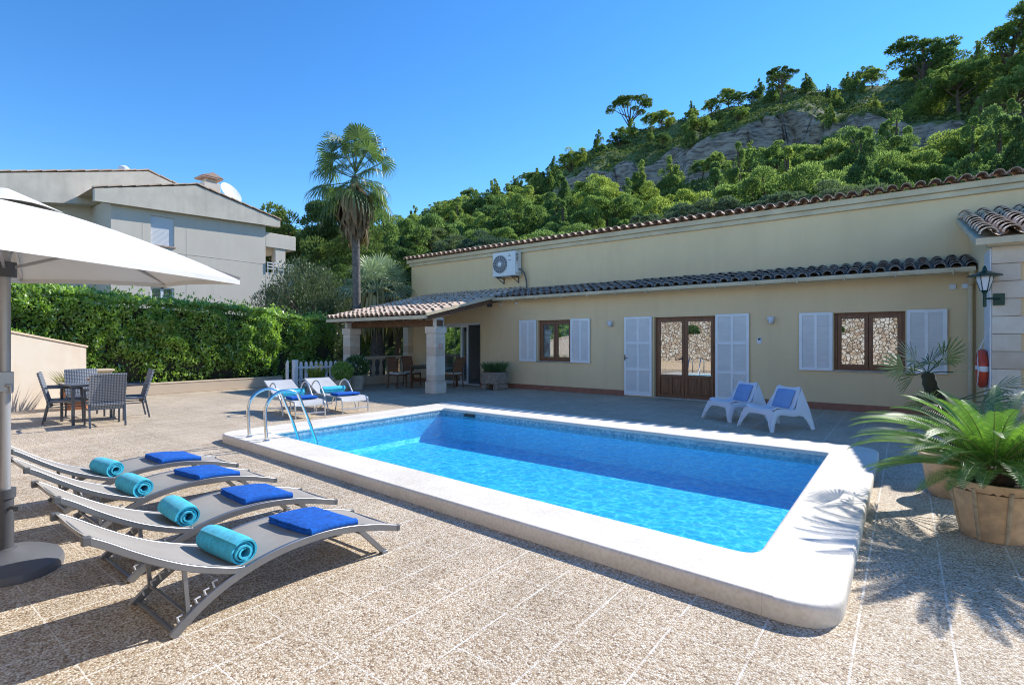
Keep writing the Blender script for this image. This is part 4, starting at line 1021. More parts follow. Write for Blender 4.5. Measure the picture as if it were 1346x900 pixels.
def lounger():
    t = thing('sun_lounger', (0, 0, 0), '', 'sun lounger', 'taupe sun loungers in a row')
    for x in (-.012, -LW):
        m = MB(); ribbon(m, MP, x, .026, .045); m.build('side_rail', M['alu'], t, bevel=.004)
        m = MB(); ribbon(m, BP, x, .024, .036); bk = m.build('backrest_rail', M['alu'], t, bevel=.004)
        m = MB()
        for k in range(5):
            f = k / 4; y = 1.09 + .17 * f; z = .045 + .12 * f
            m.tube([(x * .9 - .015, y - .01, z + .01), (x * .9 - .015, y - .02, z + .045), (x * .9 - .015, y + .005, z + .05)], .006, 6)
        m.build('ratchet_hook', M['clip'], t)
        m = MB(); m.bar((x, 2.16, .235), (x + (.0), 2.37, .015), .022, .034, up=(0, 1, 0)); m.box(x - .02, x + .02, 2.35, 2.40, 0, .022); m.build('leg', M['alu'], t, bevel=.003)
        m = MB(); m.bar((x * .97 - .01, 1.10, .33), (x * .97 - .01, 1.12, .085), .016, .02, up=(0, 1, 0)); m.build('strut', M['alu'], t, smooth=False)
    for yb, zb_ in ((1.12, .085), (1.10, .33), (.90, .45), (1.06, .012)):
        m = MB(); m.tube([(-.012, yb, zb_), (-LW, yb, zb_)], .011, 8); m.build('cross_bar', M['alu'], t)
    for yb, zb_ in ((2.49, .148), (.71, .59), (2.18, .20)):
        m = MB(); m.tube([(-.012, yb, zb_), (-LW, yb, zb_)], .011, 8); m.build('end_bar', M['alu'], t)
    def cloth(path, off, sag):
        rows = []
        for (y, z) in path:
            rows.append([(-.012 - (LW - .012) * k / 8, y, z + off - sag * math.sin(PI * k / 8)) for k in range(9)])
        return rows
    seat = [(y, z) for y, z in MP if 1.39 < y < 2.49]
    m = MB(); m.sheet(cloth(seat, .018, .012), .004); m.build('seat_sling', M['sling'], t)
    m = MB(); m.sheet(cloth(BP, .015, .01), .004); m.build('backrest_sling', M['sling'], t)
    for x in (-.012, -LW):
        m = MB(); m.box(x - .016, x + .016, .68, .715, .578, .618); m.build('end_cap', M['grey_pl'], t, bevel=.004)
        m = MB(); m.box(x - .015, x + .015, 2.485, 2.515, .125, .168); m.build('end_cap', M['grey_pl'], t, bevel=.004)
    return t
LP = [(-2.94, 0.0, 0, 'nearest taupe wave-shaped sun lounger in the row'), (-3.84, .08, -.3, 'second taupe sun lounger from the front of the row'), (-4.89, .13, .2, 'third taupe sun lounger from the front of the row'), (-5.83, .19, -.2, 'farthest taupe sun lounger in the row by the parasol')]
l0 = lounger()
for k, (x, dy, rz, lb) in enumerate(LP):
    o = l0 if k == 0 else copy_tree(l0)
    o.location = (x, dy, 0); o.rotation_euler = (0, 0, R(rz)); o['label'] = lb
# towels
def towel_roll(c, axis_len, ang, label, seed, tilt=0):
    rr = random.Random(seed); m = MB(); pts = []
    turns = 3.2; n = 70
    for i in range(n + 1):
        t = i / n; a = t * turns * 2 * PI; r = .018 + .062 * t
        pts.append((r * math.cos(a + seed), r * math.sin(a + seed) * .93))
    rows = []
    nz = 9
    for j in range(nz):
        u = j / (nz - 1); x = -axis_len / 2 + axis_len * u
        e = 1 - .10 * (abs(2 * u - 1) ** 6)
        rows.append([Vector((x + .012 * math.sin(7 * i / n * (1 + rr.random() * .02)) * (1 if j in (0, nz - 1) else 0), p[0] * e, p[1] * e + .074)) for i, p in enumerate(pts)])
    m.sheet(rows, .011)
    m.xf(Matrix.Translation(c) @ Matrix.Rotation(R(ang), 4, 'Z') @ Matrix.Rotation(R(tilt), 4, 'Y'))
    o = m.build('rolled_towel', M['turq'], None, ang=60)
    return tag(o, label, 'towel', 'rolled turquoise towels')
def folded_towel(c, lx, ly, ang, label, slope_fn, seed):
    rr = random.Random(seed); m = MB(); layers = 5
    for q in range(layers):
        z = q * .011; ox = rr.uniform(-.006, .006); oy = rr.uniform(-.006, .006)
        rows = []
        nx_, ny_ = 10, 12
        for i in range(nx_ + 1):
            u = -lx / 2 + lx * i / nx_
            row = []
            for j in range(ny_ + 1):
                v = -ly / 2 + ly * j / ny_
                edge = min(1, (lx / 2 - abs(u)) / .03) * min(1, (ly / 2 - abs(v)) / .03)
                hz = z * .93 + (.010 if edge > .5 else .004) + .0022 * math.sin(u * 31 + seed + q) * math.cos(v * 23 + q)
                row.append(Vector((u + ox, v + oy, hz)))
            rows.append(row)
        m.sheet(rows, .0095 * (1 if q else .6))
    # fold roll along one edge
    m.tube([(lx / 2 + .0, -ly / 2 + ly * k / 10, .026) for k in range(11)], .024, 10)
    rot = Matrix.Rotation(R(ang), 4, 'Z')
    m.v = [tuple(rot @ Vector(p)) for p in m.v]
    m.v = [(p[0] + c[0], p[1] + c[1], p[2] + slope_fn(p[1] + c[1])) for p in m.v]
    o = m.build('folded_towel', M['blue'], None, ang=60)
    return tag(o, label, 'towel', 'folded royal blue towels')
def seat_z(dy):
    ys = [p[0] for p in MP]; zs = [p[1] for p in MP]
    return lambda y: float(np.interp(y - dy, ys, zs)) + .012
nm = ['nearest', 'second', 'third', 'farthest']
for k, (x, dy, rz, lb) in enumerate(LP):
    f = seat_z(dy)
    towel_roll((x - LW / 2 + .02, 1.41 + dy, .228), .39 + .02 * (k == 0), [3, -4, 2, 5][k], 'rolled turquoise towel in the dip of the %s taupe lounger' % nm[k], k + 1)
    folded_towel((x - LW / 2 + [.03, .0, .02, .01][k], 1.97 + dy, 0), .44, .36, [4, -3, 5, 0][k], 'folded royal blue towel on the foot end of the %s taupe lounger' % nm[k], f, k + 3)

# ------------------------------------------------------------------ parasol
ps = thing('parasol', (-4.77, .62, 0), 'large white parasol on a grey pole standing in a dark base at the left edge', 'parasol')
PC = Vector((-4.78, .70, 0))
m = MB()
def basepts(k, z): return [(PC.x + .03 + .38 * k * math.cos(a) * (1 if math.sin(a) < 0 else 1), PC.y + .02 + (.27 * k) * math.sin(a) , z) for a in [2 * PI * i / 40 for i in range(40)]]
rings = [basepts(1, 0), basepts(1.0, .03), basepts(.97, .05), basepts(.8, .075), basepts(.35, .1), basepts(.14, .13)]
m.sheet([r + [r[0]] for r in rings]); m.add(rings[-1], [tuple(range(40))]); bs = m.build('base', M['base'], ps, recalc=True)
m = MB(); m.tube([PC + Vector((0, 0, .1)), PC + Vector((0, 0, .47))], .045, 16); m.build('sleeve', M['darkpole'], ps)
m = MB(); m.tube([PC + Vector((0, 0, .46)), PC + Vector((0, 0, .52))], .056, 16); m.tube([PC + Vector((.05, .02, .40)), PC + Vector((.10, .045, .40))], .012, 8); m.tube([PC + Vector((.10, .045, .385)), PC + Vector((.10, .045, .415))], .022, 8); m.build('clamp', M['darkpole'], ps)
m = MB(); m.tube([PC + Vector((0, 0, .47)), PC + Vector((0, 0, 2.5))], .029, 16); m.build('pole', M['pole'], ps)
m = MB(); m.box(PC.x - .038, PC.x + .038, PC.y - .038, PC.y + .038, 1.17, 1.30); m.tube([PC + Vector((.05, -.0, 1.21)), PC + Vector((.06, .02, 1.21)), PC + Vector((.065, .02, 1.16))], .012, 8); m.build('crank', M['pole'], ps, bevel=.015)
TIPS = [Vector((-3.20, .34, 1.95)), Vector((-3.90, 1.82, 1.955)), Vector((-5.55, 1.90, 2.045)), Vector((-6.24, 1.02, 2.05)), Vector((-5.65, -.50, 2.02)), Vector((-4.0, -.70, 1.95))]
AP = Vector((PC.x, PC.y, 2.47))
m = MB(); nr_ = 8; rows = []
ns = 10
for i in range(nr_ + 1):
    t = .1 + .9 * i / nr_; row = []
    for s_ in range(6):
        a, b = TIPS[s_], TIPS[(s_ + 1) % 6]
        for k in range(ns):
            u = k / ns; e = a.lerp(b, u); p = AP.lerp(e, t)
            bow = math.sin(PI * u)
            p = p + (AP - e) * (.045 * bow * t * t); p.z += .035 * math.sin(PI * t) - .012 * bow * t
            row.append(p)
    rows.append(row + [row[0]])
m.sheet(rows, .003); cn = m.build('canopy', M['fabric'], ps, ang=25, recalc=True)
m = MB(); rows = []   # valance hem
m.sheet([rows_ for rows_ in ([[Vector(p) for p in ([AP.lerp(TIPS[s_].lerp(TIPS[(s_ + 1) % 6], k / ns), 1) + (AP - TIPS[s_].lerp(TIPS[(s_ + 1) % 6], k / ns)) * (.045 * math.sin(PI * k / ns)) - Vector((0, 0, .012 * math.sin(PI * k / ns) + dz)) for s_ in range(6) for k in range(ns)] + [TIPS[0] - Vector((0, 0, dz))])] for dz in (.0, .035)])], .003)
m.build('hem', M['fabric'], ps, ang=25)
m = MB(); rows = []
for i in range(5):
    t = [.02, .07, .13, .19, .23][i]; row = []
    for s_ in range(6):
        a, b = TIPS[s_], TIPS[(s_ + 1) % 6]
        for k in range(6):
            u = k / 6; e = a.lerp(b, u); p = AP.lerp(e, t); p.z += .06 - .03 * (t / .23) + .02 * math.sin(PI * u) * (t / .23)
            row.append(p)
    rows.append(row + [row[0]])
m.sheet(rows, .003); m.build('vent_cap', M['fabric'], ps, ang=25)
for tp in TIPS:
    m = MB(); m.bar(AP + Vector((0, 0, -.03)), tp + Vector((0, 0, .005)), .018, .026); rb = m.build('rib', M['pole'], ps, smooth=False)
    m = MB(); m.bar(PC + Vector((0, 0, 1.98)), AP.lerp(tp, .5) + Vector((0, 0, -.02)), .014, .02); m.build('strut', M['pole'], rb, smooth=False)
m = MB(); m.tube([PC + Vector((0, 0, 1.93)), PC + Vector((0, 0, 2.03))], .06, 12); m.build('runner', M['darkpole'], ps)

# ------------------------------------------------------------------ silver sunbeds beyond the pool
def sunbed():
    t = thing('reclining_sunbed', (0, 0, 0), '', 'sun lounger', 'silver sunbeds beyond the pool')
    w_ = .29
    for sy in (-w_, w_):
        m = MB(); m.tube(smooth_path([(-.25, sy, .33), (.6, sy, .33), (.88, sy, .32), (.95, sy, .25), (.97, sy, 0)], 5), .015, 8); m.build('side_rail', M['silver'], t)
        m = MB(); m.tube(smooth_path([(-.52, sy * 1.1, .30), (-.47, sy * 1.15, .50), (-.30, sy * 1.15, .62), (-.1, sy * 1.15, .60), (.12, sy * 1.15, .40), (.28, sy * 1.12, .2), (.36, sy * 1.1, 0)], 5), .015, 8); m.build('armrest', M['silver'], t)
        m = MB(); m.tube([(-.22, sy, .33), (-.99, sy, .63)], .014, 8); m.build('backrest_rail', M['silver'], t)
        m = MB(); m.tube(smooth_path([(-.2, sy, .33), (-.5, sy, .3), (-.72, sy, .15), (-.82, sy, 0)], 4), .014, 8); m.build('leg', M['silver'], t)
        m = MB(); m.tube(smooth_path([(.55, sy * .9, .32), (.62, sy * .9, .2), (.55, sy * .9, .0)], 4), .012, 8); m.build('leg', M['silver'], t)
    m = MB(); m.sheet([[(x, -w_ + 2 * w_ * k / 6, z - .012 * math.sin(PI * k / 6)) for k in range(7)] for x, z in ((-.25, .345), (.1, .345), (.5, .345), (.85, .34), (.93, .3), (.955, .25))], .005); m.build('seat_sling', M['sling2'], t)
    m = MB(); m.sheet([[(-.22 - .77 * u, -w_ + 2 * w_ * k / 6, .345 + .30 * u - .012 * math.sin(PI * k / 6)) for k in range(7)] for u in (1, .8, .6, .4, .2, 0)], .005); m.build('backrest_sling', M['sling2'], t)
    for xb, zb_ in ((-.99, .63), (.965, .1), (-.8, .03)):
        m = MB(); m.tube([(xb, -w_, zb_), (xb, w_, zb_)], .013, 8); m.build('cross_bar', M['silver'], t)
    return t
s0 = sunbed()
SB = [(-10.25, 5.88, -11, 'silver mesh sunbed nearer the ladder with curved armrests'), (-10.2, 6.85, -9, 'silver mesh sunbed farther back, towards the picket gate')]
for k, (x, y, rz, lb) in enumerate(SB):
    o = s0 if k == 0 else copy_tree(s0)
    o.location = (x, y, 0); o.rotation_euler = (0, 0, R(rz)); o['label'] = lb
    Mx = Matrix.Translation((x, y, 0)) @ Matrix.Rotation(R(rz), 4, 'Z')
    c = Mx @ Vector((-.12, 0, .345)); towel_roll(c, .52, rz + 90, 'rolled turquoise towel on the silver sunbed ' + ('nearer the ladder' if k == 0 else 'nearer the picket gate'), 7 + k)
    c = Mx @ Vector((.48, 0, 0)); folded_towel((c.x, c.y, 0), .36, .5, rz, 'folded royal blue towel on the silver sunbed ' + ('nearer the ladder' if k == 0 else 'nearer the picket gate'), lambda y: .35, 11 + k)

# ------------------------------------------------------------------ wicker dining group
def wicker_chair():
    t = thing('wicker_chair', (0, 0, 0), '', 'chair', 'grey wicker chairs around the glass table')
    for sy in (-.25, .25):
        m = MB(); m.bar((.27, sy, 0), (.24, sy, .62), .028, .028, up=(0, 1, 0)); m.build('leg', M['legmetal'], t, smooth=False)
        m = MB(); m.bar((-.30, sy, 0), (-.22, sy, .42), .028, .028, up=(0, 1, 0)); m.build('leg', M['legmetal'], t, smooth=False)
        m = MB(); m.tube(smooth_path([(-.27, sy * 1.02, .66), (0, sy * 1.08, .655), (.2, sy * 1.06, .64), (.25, sy, .60)], 4), .018, 8); m.build('armrest', M['legmetal'], t)
        m = MB(); m.bar((-.25, sy, .30), (.26, sy, .30), .016, .02); m.build('side_rail', M['legmetal'], t, smooth=False)
    m = MB(); m.box(-.25, .26, -.245, .245, .37, .43); m.build('seat', M['wicker'], t, bevel=.015)
    rows = [[(-.22 - .16 * u + .03 * math.cos((v / 8 - .5) * PI), -.26 + .52 * v / 8, .30 + .62 * u) for v in range(9)] for u in [k / 8 for k in range(9)]]
    m = MB(); m.sheet(rows, .03); m.build('backrest', M['wicker'], t)
    m = MB(); m.tube([(-.36, -.26, .925), (-.35 + .01, 0, .93), (-.36, .26, .925)], .018, 8); m.build('top_rail', M['wicker'], t)
    return t
wc = wicker_chair()
TC = Vector((-12.25, 3.0, 0))
for k, (x, y, rz, lb) in enumerate([(-12.60, 2.66, 76, 'grey wicker chair on the left side of the table before the pale stained wall'), (-11.48, 2.98, 174, 'nearest grey wicker chair, its woven back to the pool side'),
                                    (-12.28, 3.58, -100, 'grey wicker chair on the right of the table next to the hedge kerb'), (-13.1, 3.08, -2, 'grey wicker chair on the far side of the table, partly hidden')]):
    o = wc if k == 0 else copy_tree(wc)
    o.location = (x, y, 0); o.rotation_euler = (0, 0, R(rz)); o['label'] = lb
gt = thing('patio_table', TC, 'square dark glass topped patio table among grey wicker chairs', 'table')
m = MB(); m.box(TC.x - .42, TC.x + .42, TC.y - .42, TC.y + .42, .715, .73); m.build('tabletop', M['tabletop'], gt, bevel=.004)
m = MB()
for sx in (-1, 1): m.bar((TC.x + sx * .4, TC.y - .42, .70), (TC.x + sx * .4, TC.y + .42, .70), .03, .03); m.bar((TC.x - .39, TC.y + sx * .4, .70), (TC.x + .39, TC.y + sx * .4, .70), .03, .03)
m.build('apron', M['legmetal'], gt, smooth=False)
for sx in (-1, 1):
    for sy in (-1, 1): m = MB(); m.bar((TC.x + sx * .38, TC.y + sy * .38, 0), (TC.x + sx * .38, TC.y + sy * .38, .685), .04, .04, up=(0, 1, 0)); m.build('leg', M['legmetal'], gt, smooth=False)
bw = thing('fruit_bowl', TC + Vector((.05, .02, .731)), 'small pale bowl heaped with red fruit on the patio table', 'bowl')
m = MB(); m.lathe([(.05, 0), (.07, .01), (.12, .06), (.13, .08), (.12, .078), (.06, .02), (0, .018)], bw.location, 18); m.build('bowl', M['terra2'], bw)
for k in range(5):
    a = k * 1.256; m = MB(); c = Vector(bw.location) + Vector((.05 * math.cos(a), .05 * math.sin(a), .075)); m.lathe([(0, -.035), (.028, -.022), (.036, 0), (.028, .024), (0, .03)], c, 10); m.build('fruit', M['fruit'], bw)
m = MB(); m.lathe([(.04, 0), (.045, .01), (.05, .1), (.045, .1), (.04, .015), (0, .012)], TC + Vector((-.15, .12, .731)), 14); tag(m.build('candle_glass', M['bowl']), 'pale blue glass jar on the patio table behind the fruit bowl', 'jar')

# ------------------------------------------------------------------ white plastic lounge chairs
def plastic_chair():
    """faces +x; low one piece lounge chair"""
    t = thing('lounge_chair', (0, 0, 0), '', 'chair', 'white plastic lounge chairs by the house')
    P = smooth_path([(.42, 0, .345), (.36, 0, .372), (.2, 0, .345), (.02, 0, .315), (-.10, 0, .335), (-.18, 0, .42), (-.27, 0, .60), (-.33, 0, .71), (-.35, 0, .73)], 4)
    n = len(P); rows = []
    for i, p in enumerate(P):
        u = i / (n - 1); hw = .36 - .10 * u
        if u > .9: hw -= .03 * ((u - .9) / .1) ** 2
        rows.append([(p.x - .02 * (abs(k / 5 - 1) ** 3), hw * (k / 5 - 1), p.z + .035 * abs(k / 5 - 1) ** 4 * (1 if u < .85 else .4) - .012 * (1 - abs(k / 5 - 1))) for k in range(11)])
    m = MB(); m.sheet(rows, .022); m.build('seat_shell', M['ltplastic'], t, ang=50)
    for s in (-1, 1):
        # side panel as strip between upper curve and lower arch, tapered outward to feet
        top = []; bot = []
        low = [(.50, .0), (.46, .12), (.40, .22), (.34, .275), (.25, .295), (.1, .27), (-.05, .255), (-.18, .26), (-.28, .235), (-.36, .16), (-.43, .05), (-.46, 0)]
        # upper outline matching: front leg outside edge -> seat edge -> back edge -> rear leg outside edge
        upp = [(.57, .0), (.535, .12), (.49, .24), (.445, .33), (.37, .375), (.2, .365), (.03, .345), (-.13, .37), (-.26, .58), (-.365, .725), (-.47, .35), (-.54, 0)]
        rows = []
        for (a, b) in zip(upp, low):
            def P3(q): 
                spl = .36 - .02 + .06 * (1 - min(1, q[1] / .36)) - (.085 * max(0, q[1] - .36) / .34)
                return Vector((q[0], s * spl, q[1]))
            A, B = P3(a), P3(b)
            rows.append([A, A.lerp(B, .33) + Vector((0, s * .012, 0)), A.lerp(B, .66) + Vector((0, s * .012, 0)), B] if s > 0 else [B, A.lerp(B, .66) + Vector((0, s * .012, 0)), A.lerp(B, .33) + Vector((0, s * .012, 0)), A])
        m = MB(); m.sheet(rows, .024); m.build('side_leg', M['ltplastic'], t, ang=50)
    # front apron with arch and legs
    rows = []
    for k in range(17):
        v = k / 16 * 2 - 1; y = .40 * v; av = abs(v)
        zt = .36 + .0 * v; zb = .285 - .02 * av if av < .72 else .27 * (1 - ((av - .72) / .28) ** .6)
        out = .06 * (1 - zb / .285) if av > .72 else 0
        yy = .345 * v + (.055 * (1 if v > 0 else -1) * (1 - zb / .285) if av > .72 else 0)
        rows.append([Vector((.425, .345 * v, zt)), Vector((.45 + out * .5, (.345 * v + yy) / 2, (zt + zb) / 2)), Vector((.455 + out * 1.6, yy, zb))])
    m = MB(); m.sheet(rows, .02); m.build('front_apron', M['ltplastic'], t, ang=50)
    # cushion
    rows = []
    for i in range(9):
        u = i / 8; row = []
        for k in range(9):
            v = k / 8; puff = .045 * (math.sin(PI * u) * math.sin(PI * v)) ** .35 if 0 < u < 1 and 0 < v < 1 else 0
            base = Vector((-.12 - .17 * u, -.20 + .40 * v, .375 + .31 * u)); row.append(base + Vector((.8, 0, .6)) * puff)
        rows.append(row)
    m = MB(); m.sheet(rows, .02); return t, m
pc, cm = plastic_chair()
cushions = []
for k, (x, y, rz, lb) in enumerate([(-2.62, 10.62, 236, 'white plastic lounge chair nearer the glazed door'), (-1.80, 9.98, 237, 'white plastic lounge chair nearer the potted palms')]):
    o = pc if k == 0 else copy_tree(pc)
    o.location = (x, y, 0); o.rotation_euler = (0, 0, R(rz)); o['label'] = lb
    o.scale = (.88, .88, .95)
    m = MB(); m.v = list(cm.v); m.f = list(cm.f); m.xf(Matrix.Translation((x, y, 0)) @ Matrix.Rotation(R(rz), 4, 'Z') @ Matrix.Diagonal((.88, .88, .95, 1)))
    tag(m.build('cushion', M['cushion'], ang=60), 'blue cushion leaning in the white lounge chair ' + ('nearer the glazed door' if k == 0 else 'nearer the potted palms'), 'cushion', 'blue chair cushions')
#PLANTS

# ------------------------------------------------------------------ potted cycad etc.
def frond(V, F, RV, RF, base, az, el, length, droop, width, nleaf=46, rg=random):
    """pinnate frond appended to leaflet arrays (V,F) and rib arrays"""
    ca, sa = math.cos(az), math.sin(az); p = Vector(base); pts = []; ang = el; n = 24; step = length / n
    for i in range(n + 1):
        pts.append(p.copy()); p = p + Vector((ca * math.cos(ang), sa * math.cos(ang), math.sin(ang))) * step
        ang -= droop / n * (1 + .8 * i / n)
    side = Vector((-sa, ca, 0)); tw = rg.uniform(-.35, .35)
    b = len(RV)
    for i, q in enumerate(pts):
        r = .007 * (1 - .8 * i / n)
        for k in range(3):
            a = 2 * PI * k / 3; RV.append(q + side * math.cos(a) * r + Vector((0, 0, 1)) * math.sin(a) * r)
    for i in range(n):
        for k in range(3): RF.append((b + i * 3 + k, b + i * 3 + (k + 1) % 3, b + (i + 1) * 3 + (k + 1) % 3, b + (i + 1) * 3 + k))
    for j in range(nleaf):
        u = .10 + .90 * j / (nleaf - 1); fi = u * n; i = min(int(fi), n - 1); q = pts[i].lerp(pts[i + 1], fi - i)
        t = (pts[i + 1] - pts[i]).normalized(); up = side.cross(t).normalized() * -1
        if up.z < 0: up = -up
        ll = width * math.sin(PI * min(1, (u * .93 + .07)) ** .8) ** .55 * rg.uniform(.92, 1.05)
        for s in (-1, 1):
            dirn = (side * s * .86 + t * .52 + up * (.5 + tw * s * .3)).normalized()
            w = t * .0050
            a = q - w; c = q + w; m1 = q + dirn * ll * .55 - up * .004; tip = q + dirn * ll - up * ll * .16
            b0 = len(V); V += [a, m1 - w * .95, tip, m1 + w * .95, c]
            F += [(b0, b0 + 1, b0 + 3, b0 + 4), (b0 + 1, b0 + 2, b0 + 2, b0 + 3)]
def tri_build(name, V, F, mat, parent):
    b = MB(); b.v = [tuple(v) for v in V]; b.f = [tuple(dict.fromkeys(f)) for f in F]
    return b.build(name, mat, parent, smooth=False)
def ribbed(k, amp): return lambda a, z: 1 + amp * abs(math.cos(a * k / 2)) ** .6 - amp
cy = thing('potted_cycad', (.54, 5.42, 0), 'large sago cycad in a ribbed weathered terracotta pot', 'potted plant')
C0 = Vector((.54, 5.42, 0))
m = MB(); m.lathe([(.0, .002), (.205, .002), (.215, .02), (.235, .12), (.26, .25), (.275, .33), (.275, .36), (.30, .40), (.315, .43), (.312, .445), (.285, .445), (.265, .42), (.25, .36), (0, .355)], C0, 72, lambda a, z: (1 + .06 * max(0, 1 - abs(math.sin(a * 4.0)) * 5) - .05 * (1 - abs(math.sin(a * 4.0))) ** 2) * .92)
m.build('pot', M['terracotta'], cy, ang=50)
for k in range(8):
    a = 2 * PI * (k + .35) / 8; m = MB(); m.tube([C0 + Vector((math.cos(a) * r_ * .92, math.sin(a) * r_ * .92, z_)) for r_, z_ in ((.206, .005), (.236, .12), (.261, .25), (.277, .34), (.303, .405))], [.013, .014, .015, .016, .012], 8); m.build('pot_rib', M['potrib'], cy)
m = MB(); m.lathe([(0, .41), (.2, .405), (.262, .39), (.262, .37)], C0, 30); m.build('soil', M['soil'], cy)
m = MB(); m.lathe([(.10, .38), (.12, .42), (.12, .46), (.09, .50), (.05, .53), (0, .54)], C0, 20, lambda a, z: 1 + .08 * math.sin(a * 7 + z * 60)); m.build('trunk', M['soil'], cy)
rr = random.Random(5); V = []; F = []; RV = []; RF = []
for ringi, (cnt, el, ln, dr) in enumerate([(22, R(12), .78, R(28)), (26, R(31), .90, R(40)), (24, R(48), .90, R(46)), (18, R(68), .76, R(40))]):
    for k in range(cnt):
        az = 2 * PI * (k + .37 * ringi) / cnt + rr.uniform(-.12, .12)
        l = ln * rr.uniform(.88, 1.08)
        d = Vector((math.cos(az), math.sin(az)))
        frond(V, F, RV, RF, C0 + Vector((.06 * d.x, .06 * d.y, .50 + .02 * ringi)), az, el + rr.uniform(-.1, .1), l, dr * rr.uniform(.8, 1.2), .115 if ringi < 3 else .095, nleaf=50, rg=rr)
tri_build('fronds', V, F, M['cycas'], cy); tri_build('ribs', RV, RF, M['cycasrib'], cy)

def fan_leaf(V, F, base, d, size, nseg=22, spread=R(280), droop=.3, fold=.3, w=.06, rg=random, roll=0):
    """palmate fan leaf: centre at base, pointing along d"""
    d = Vector(d).normalized(); up = Vector((0, 0, 1)); side = d.cross(up)
    if side.length < .05: side = Vector((1, 0, 0))
    side.normalize(); side = Matrix.Rotation(roll, 3, d) @ side; nrm = side.cross(d).normalized()
    for k in range(nseg):
        a = -spread / 2 + spread * k / (nseg - 1)
        dr = (d * math.cos(a) + side * math.sin(a) + nrm * (.06 if k % 2 else -.02)).normalized()
        l = size * (.72 + .28 * math.cos(a * .6)) * rg.uniform(.9, 1.05)
        wv = dr.cross(nrm).normalized() * size * w
        p1 = base + dr * l * .5 - up * droop * l * .10; p2 = base + dr * l * .80 - up * droop * l * .38; p3 = base + dr * l * .93 - up * droop * l * (1.0 + rg.uniform(-.2, .3))
        b = len(V); V += [base, p1 - wv, p1 + wv, p2 - wv * .6, p2 + wv * .6, p3]
        F += [(b, b + 1, b + 2), (b + 1, b + 3, b + 4, b + 2), (b + 3, b + 5, b + 4)]
dp = thing('potted_fan_palm', (.36, 6.62, 0), 'dwarf fan palm with a dark curved trunk in a terracotta pot behind the cycad', 'potted plant')
D0 = Vector((.36, 6.62, 0))
m = MB(); m.lathe([(0, .002), (.17, .002), (.19, .05), (.235, .34), (.26, .36), (.262, .41), (.235, .41), (.22, .36), (0, .35)], D0, 32); m.build('pot', M['terracotta'], dp)
m = MB(); m.lathe([(0, .385), (.22, .38), (.225, .36)], D0, 20); m.build('soil', M['soil'], dp)
tk = smooth_path([D0 + Vector((0, 0, .38)), D0 + Vector((.02, .04, .62)), D0 + Vector((-.04, .08, .82)), D0 + Vector((-.14, .12, 1.0)), D0 + Vector((-.18, .12, 1.18))], 5)
m = MB(); m.tube(tk, [.045 + .02 * math.sin(PI * i / len(tk)) + .008 * (i % 2) for i in range(len(tk))], 10); m.build('trunk', M['hedgecore'], dp)
V = []; F = []; pm = MB(); rr = random.Random(3)
top = tk[-1]
def petleaf(top, az, el, pl, sz, V, F, pm, nseg=18, **kw):
    d = Vector((math.cos(az) * math.cos(el), math.sin(az) * math.cos(el), math.sin(el))); e = top + d * pl
    pm.tube([top, top.lerp(e, .5) + Vector((0, 0, .01)), e], .006 if sz < .5 else .018, 5); fan_leaf(V, F, e, d + Vector((0, 0, -.12)), sz, nseg, **kw)
for az, el, pl, sz in [(R(200), .9, .16, .30), (R(20), .85, .2, .28), (R(170), .25, .2, .28), (R(300), .5, .18, .26), (R(80), .7, .15, .28), (R(235), -.1, .18, .26), (R(350), .1, .2, .25), (R(120), .1, .2, .26)]:
    petleaf(top, az, el, pl, sz, V, F, pm, spread=R(150), droop=.02, w=.028, rg=rr, roll=rr.uniform(-1.2, 1.2))
for az, el, pl, sz in [(R(215), .3, .14, .26), (R(180), .0, .15, .24), (R(250), .2, .12, .24), (R(0), .2, .35, .3), (R(-20), .5, .45, .3), (R(30), .3, .4, .3), (R(330), .1, .3, .3)]:
    petleaf(tk[11], az, el, pl, sz, V, F, pm, spread=R(160), droop=.1, w=.03, rg=rr, roll=rr.uniform(-1.2, 1.2))
tri_build('fan_leaves', V, F, M['chamleaf'], dp); pm.build('leaf_stalks', M['chamleaf'], dp)
# second darker broad plant behind
V = []; F = []; pm = MB()

# ------------------------------------------------------------------ tall washingtonia + silvery palm
tp = thing('tall_fan_palm', (-15.96, 11.6, 0), 'tall slender fan palm with a hanging skirt of dead fronds behind the porch', 'palm tree')
T0 = Vector((-15.96, 11.6, 0)); top = T0 + Vector((-.15, .05, 7.55))
m = MB(); m.tube(smooth_path([T0, T0 + Vector((.02, 0, 2.5)), T0 + Vector((-.02, 0, 5)), top], 8), [.19] * 2 + [.14] * 18 + [.12] * 5, 12); m.build('trunk', M['palmbark'], tp)
rr = random.Random(11); V = []; F = []; pm = MB()
for k in range(36):
    az = k * 2.39996 + rr.uniform(-.35, .35); el = R(86) - R(125) * (k / 35) ** .9 + rr.uniform(-.15, .15)
    petleaf(top + Vector((0, 0, .3 - .6 * k / 35)), az, el, rr.uniform(.75, 1.2), rr.uniform(.64, .86), V, F, pm, nseg=28, spread=R(215), droop=.42 + .4 * (k / 35), w=.036, roll=rr.uniform(-.9, .9), rg=rr)
tri_build('fan_leaves', V, F, M['palmleaf'], tp); pm.build('leaf_stalks', M['palmleaf'], tp)
V = []; F = []
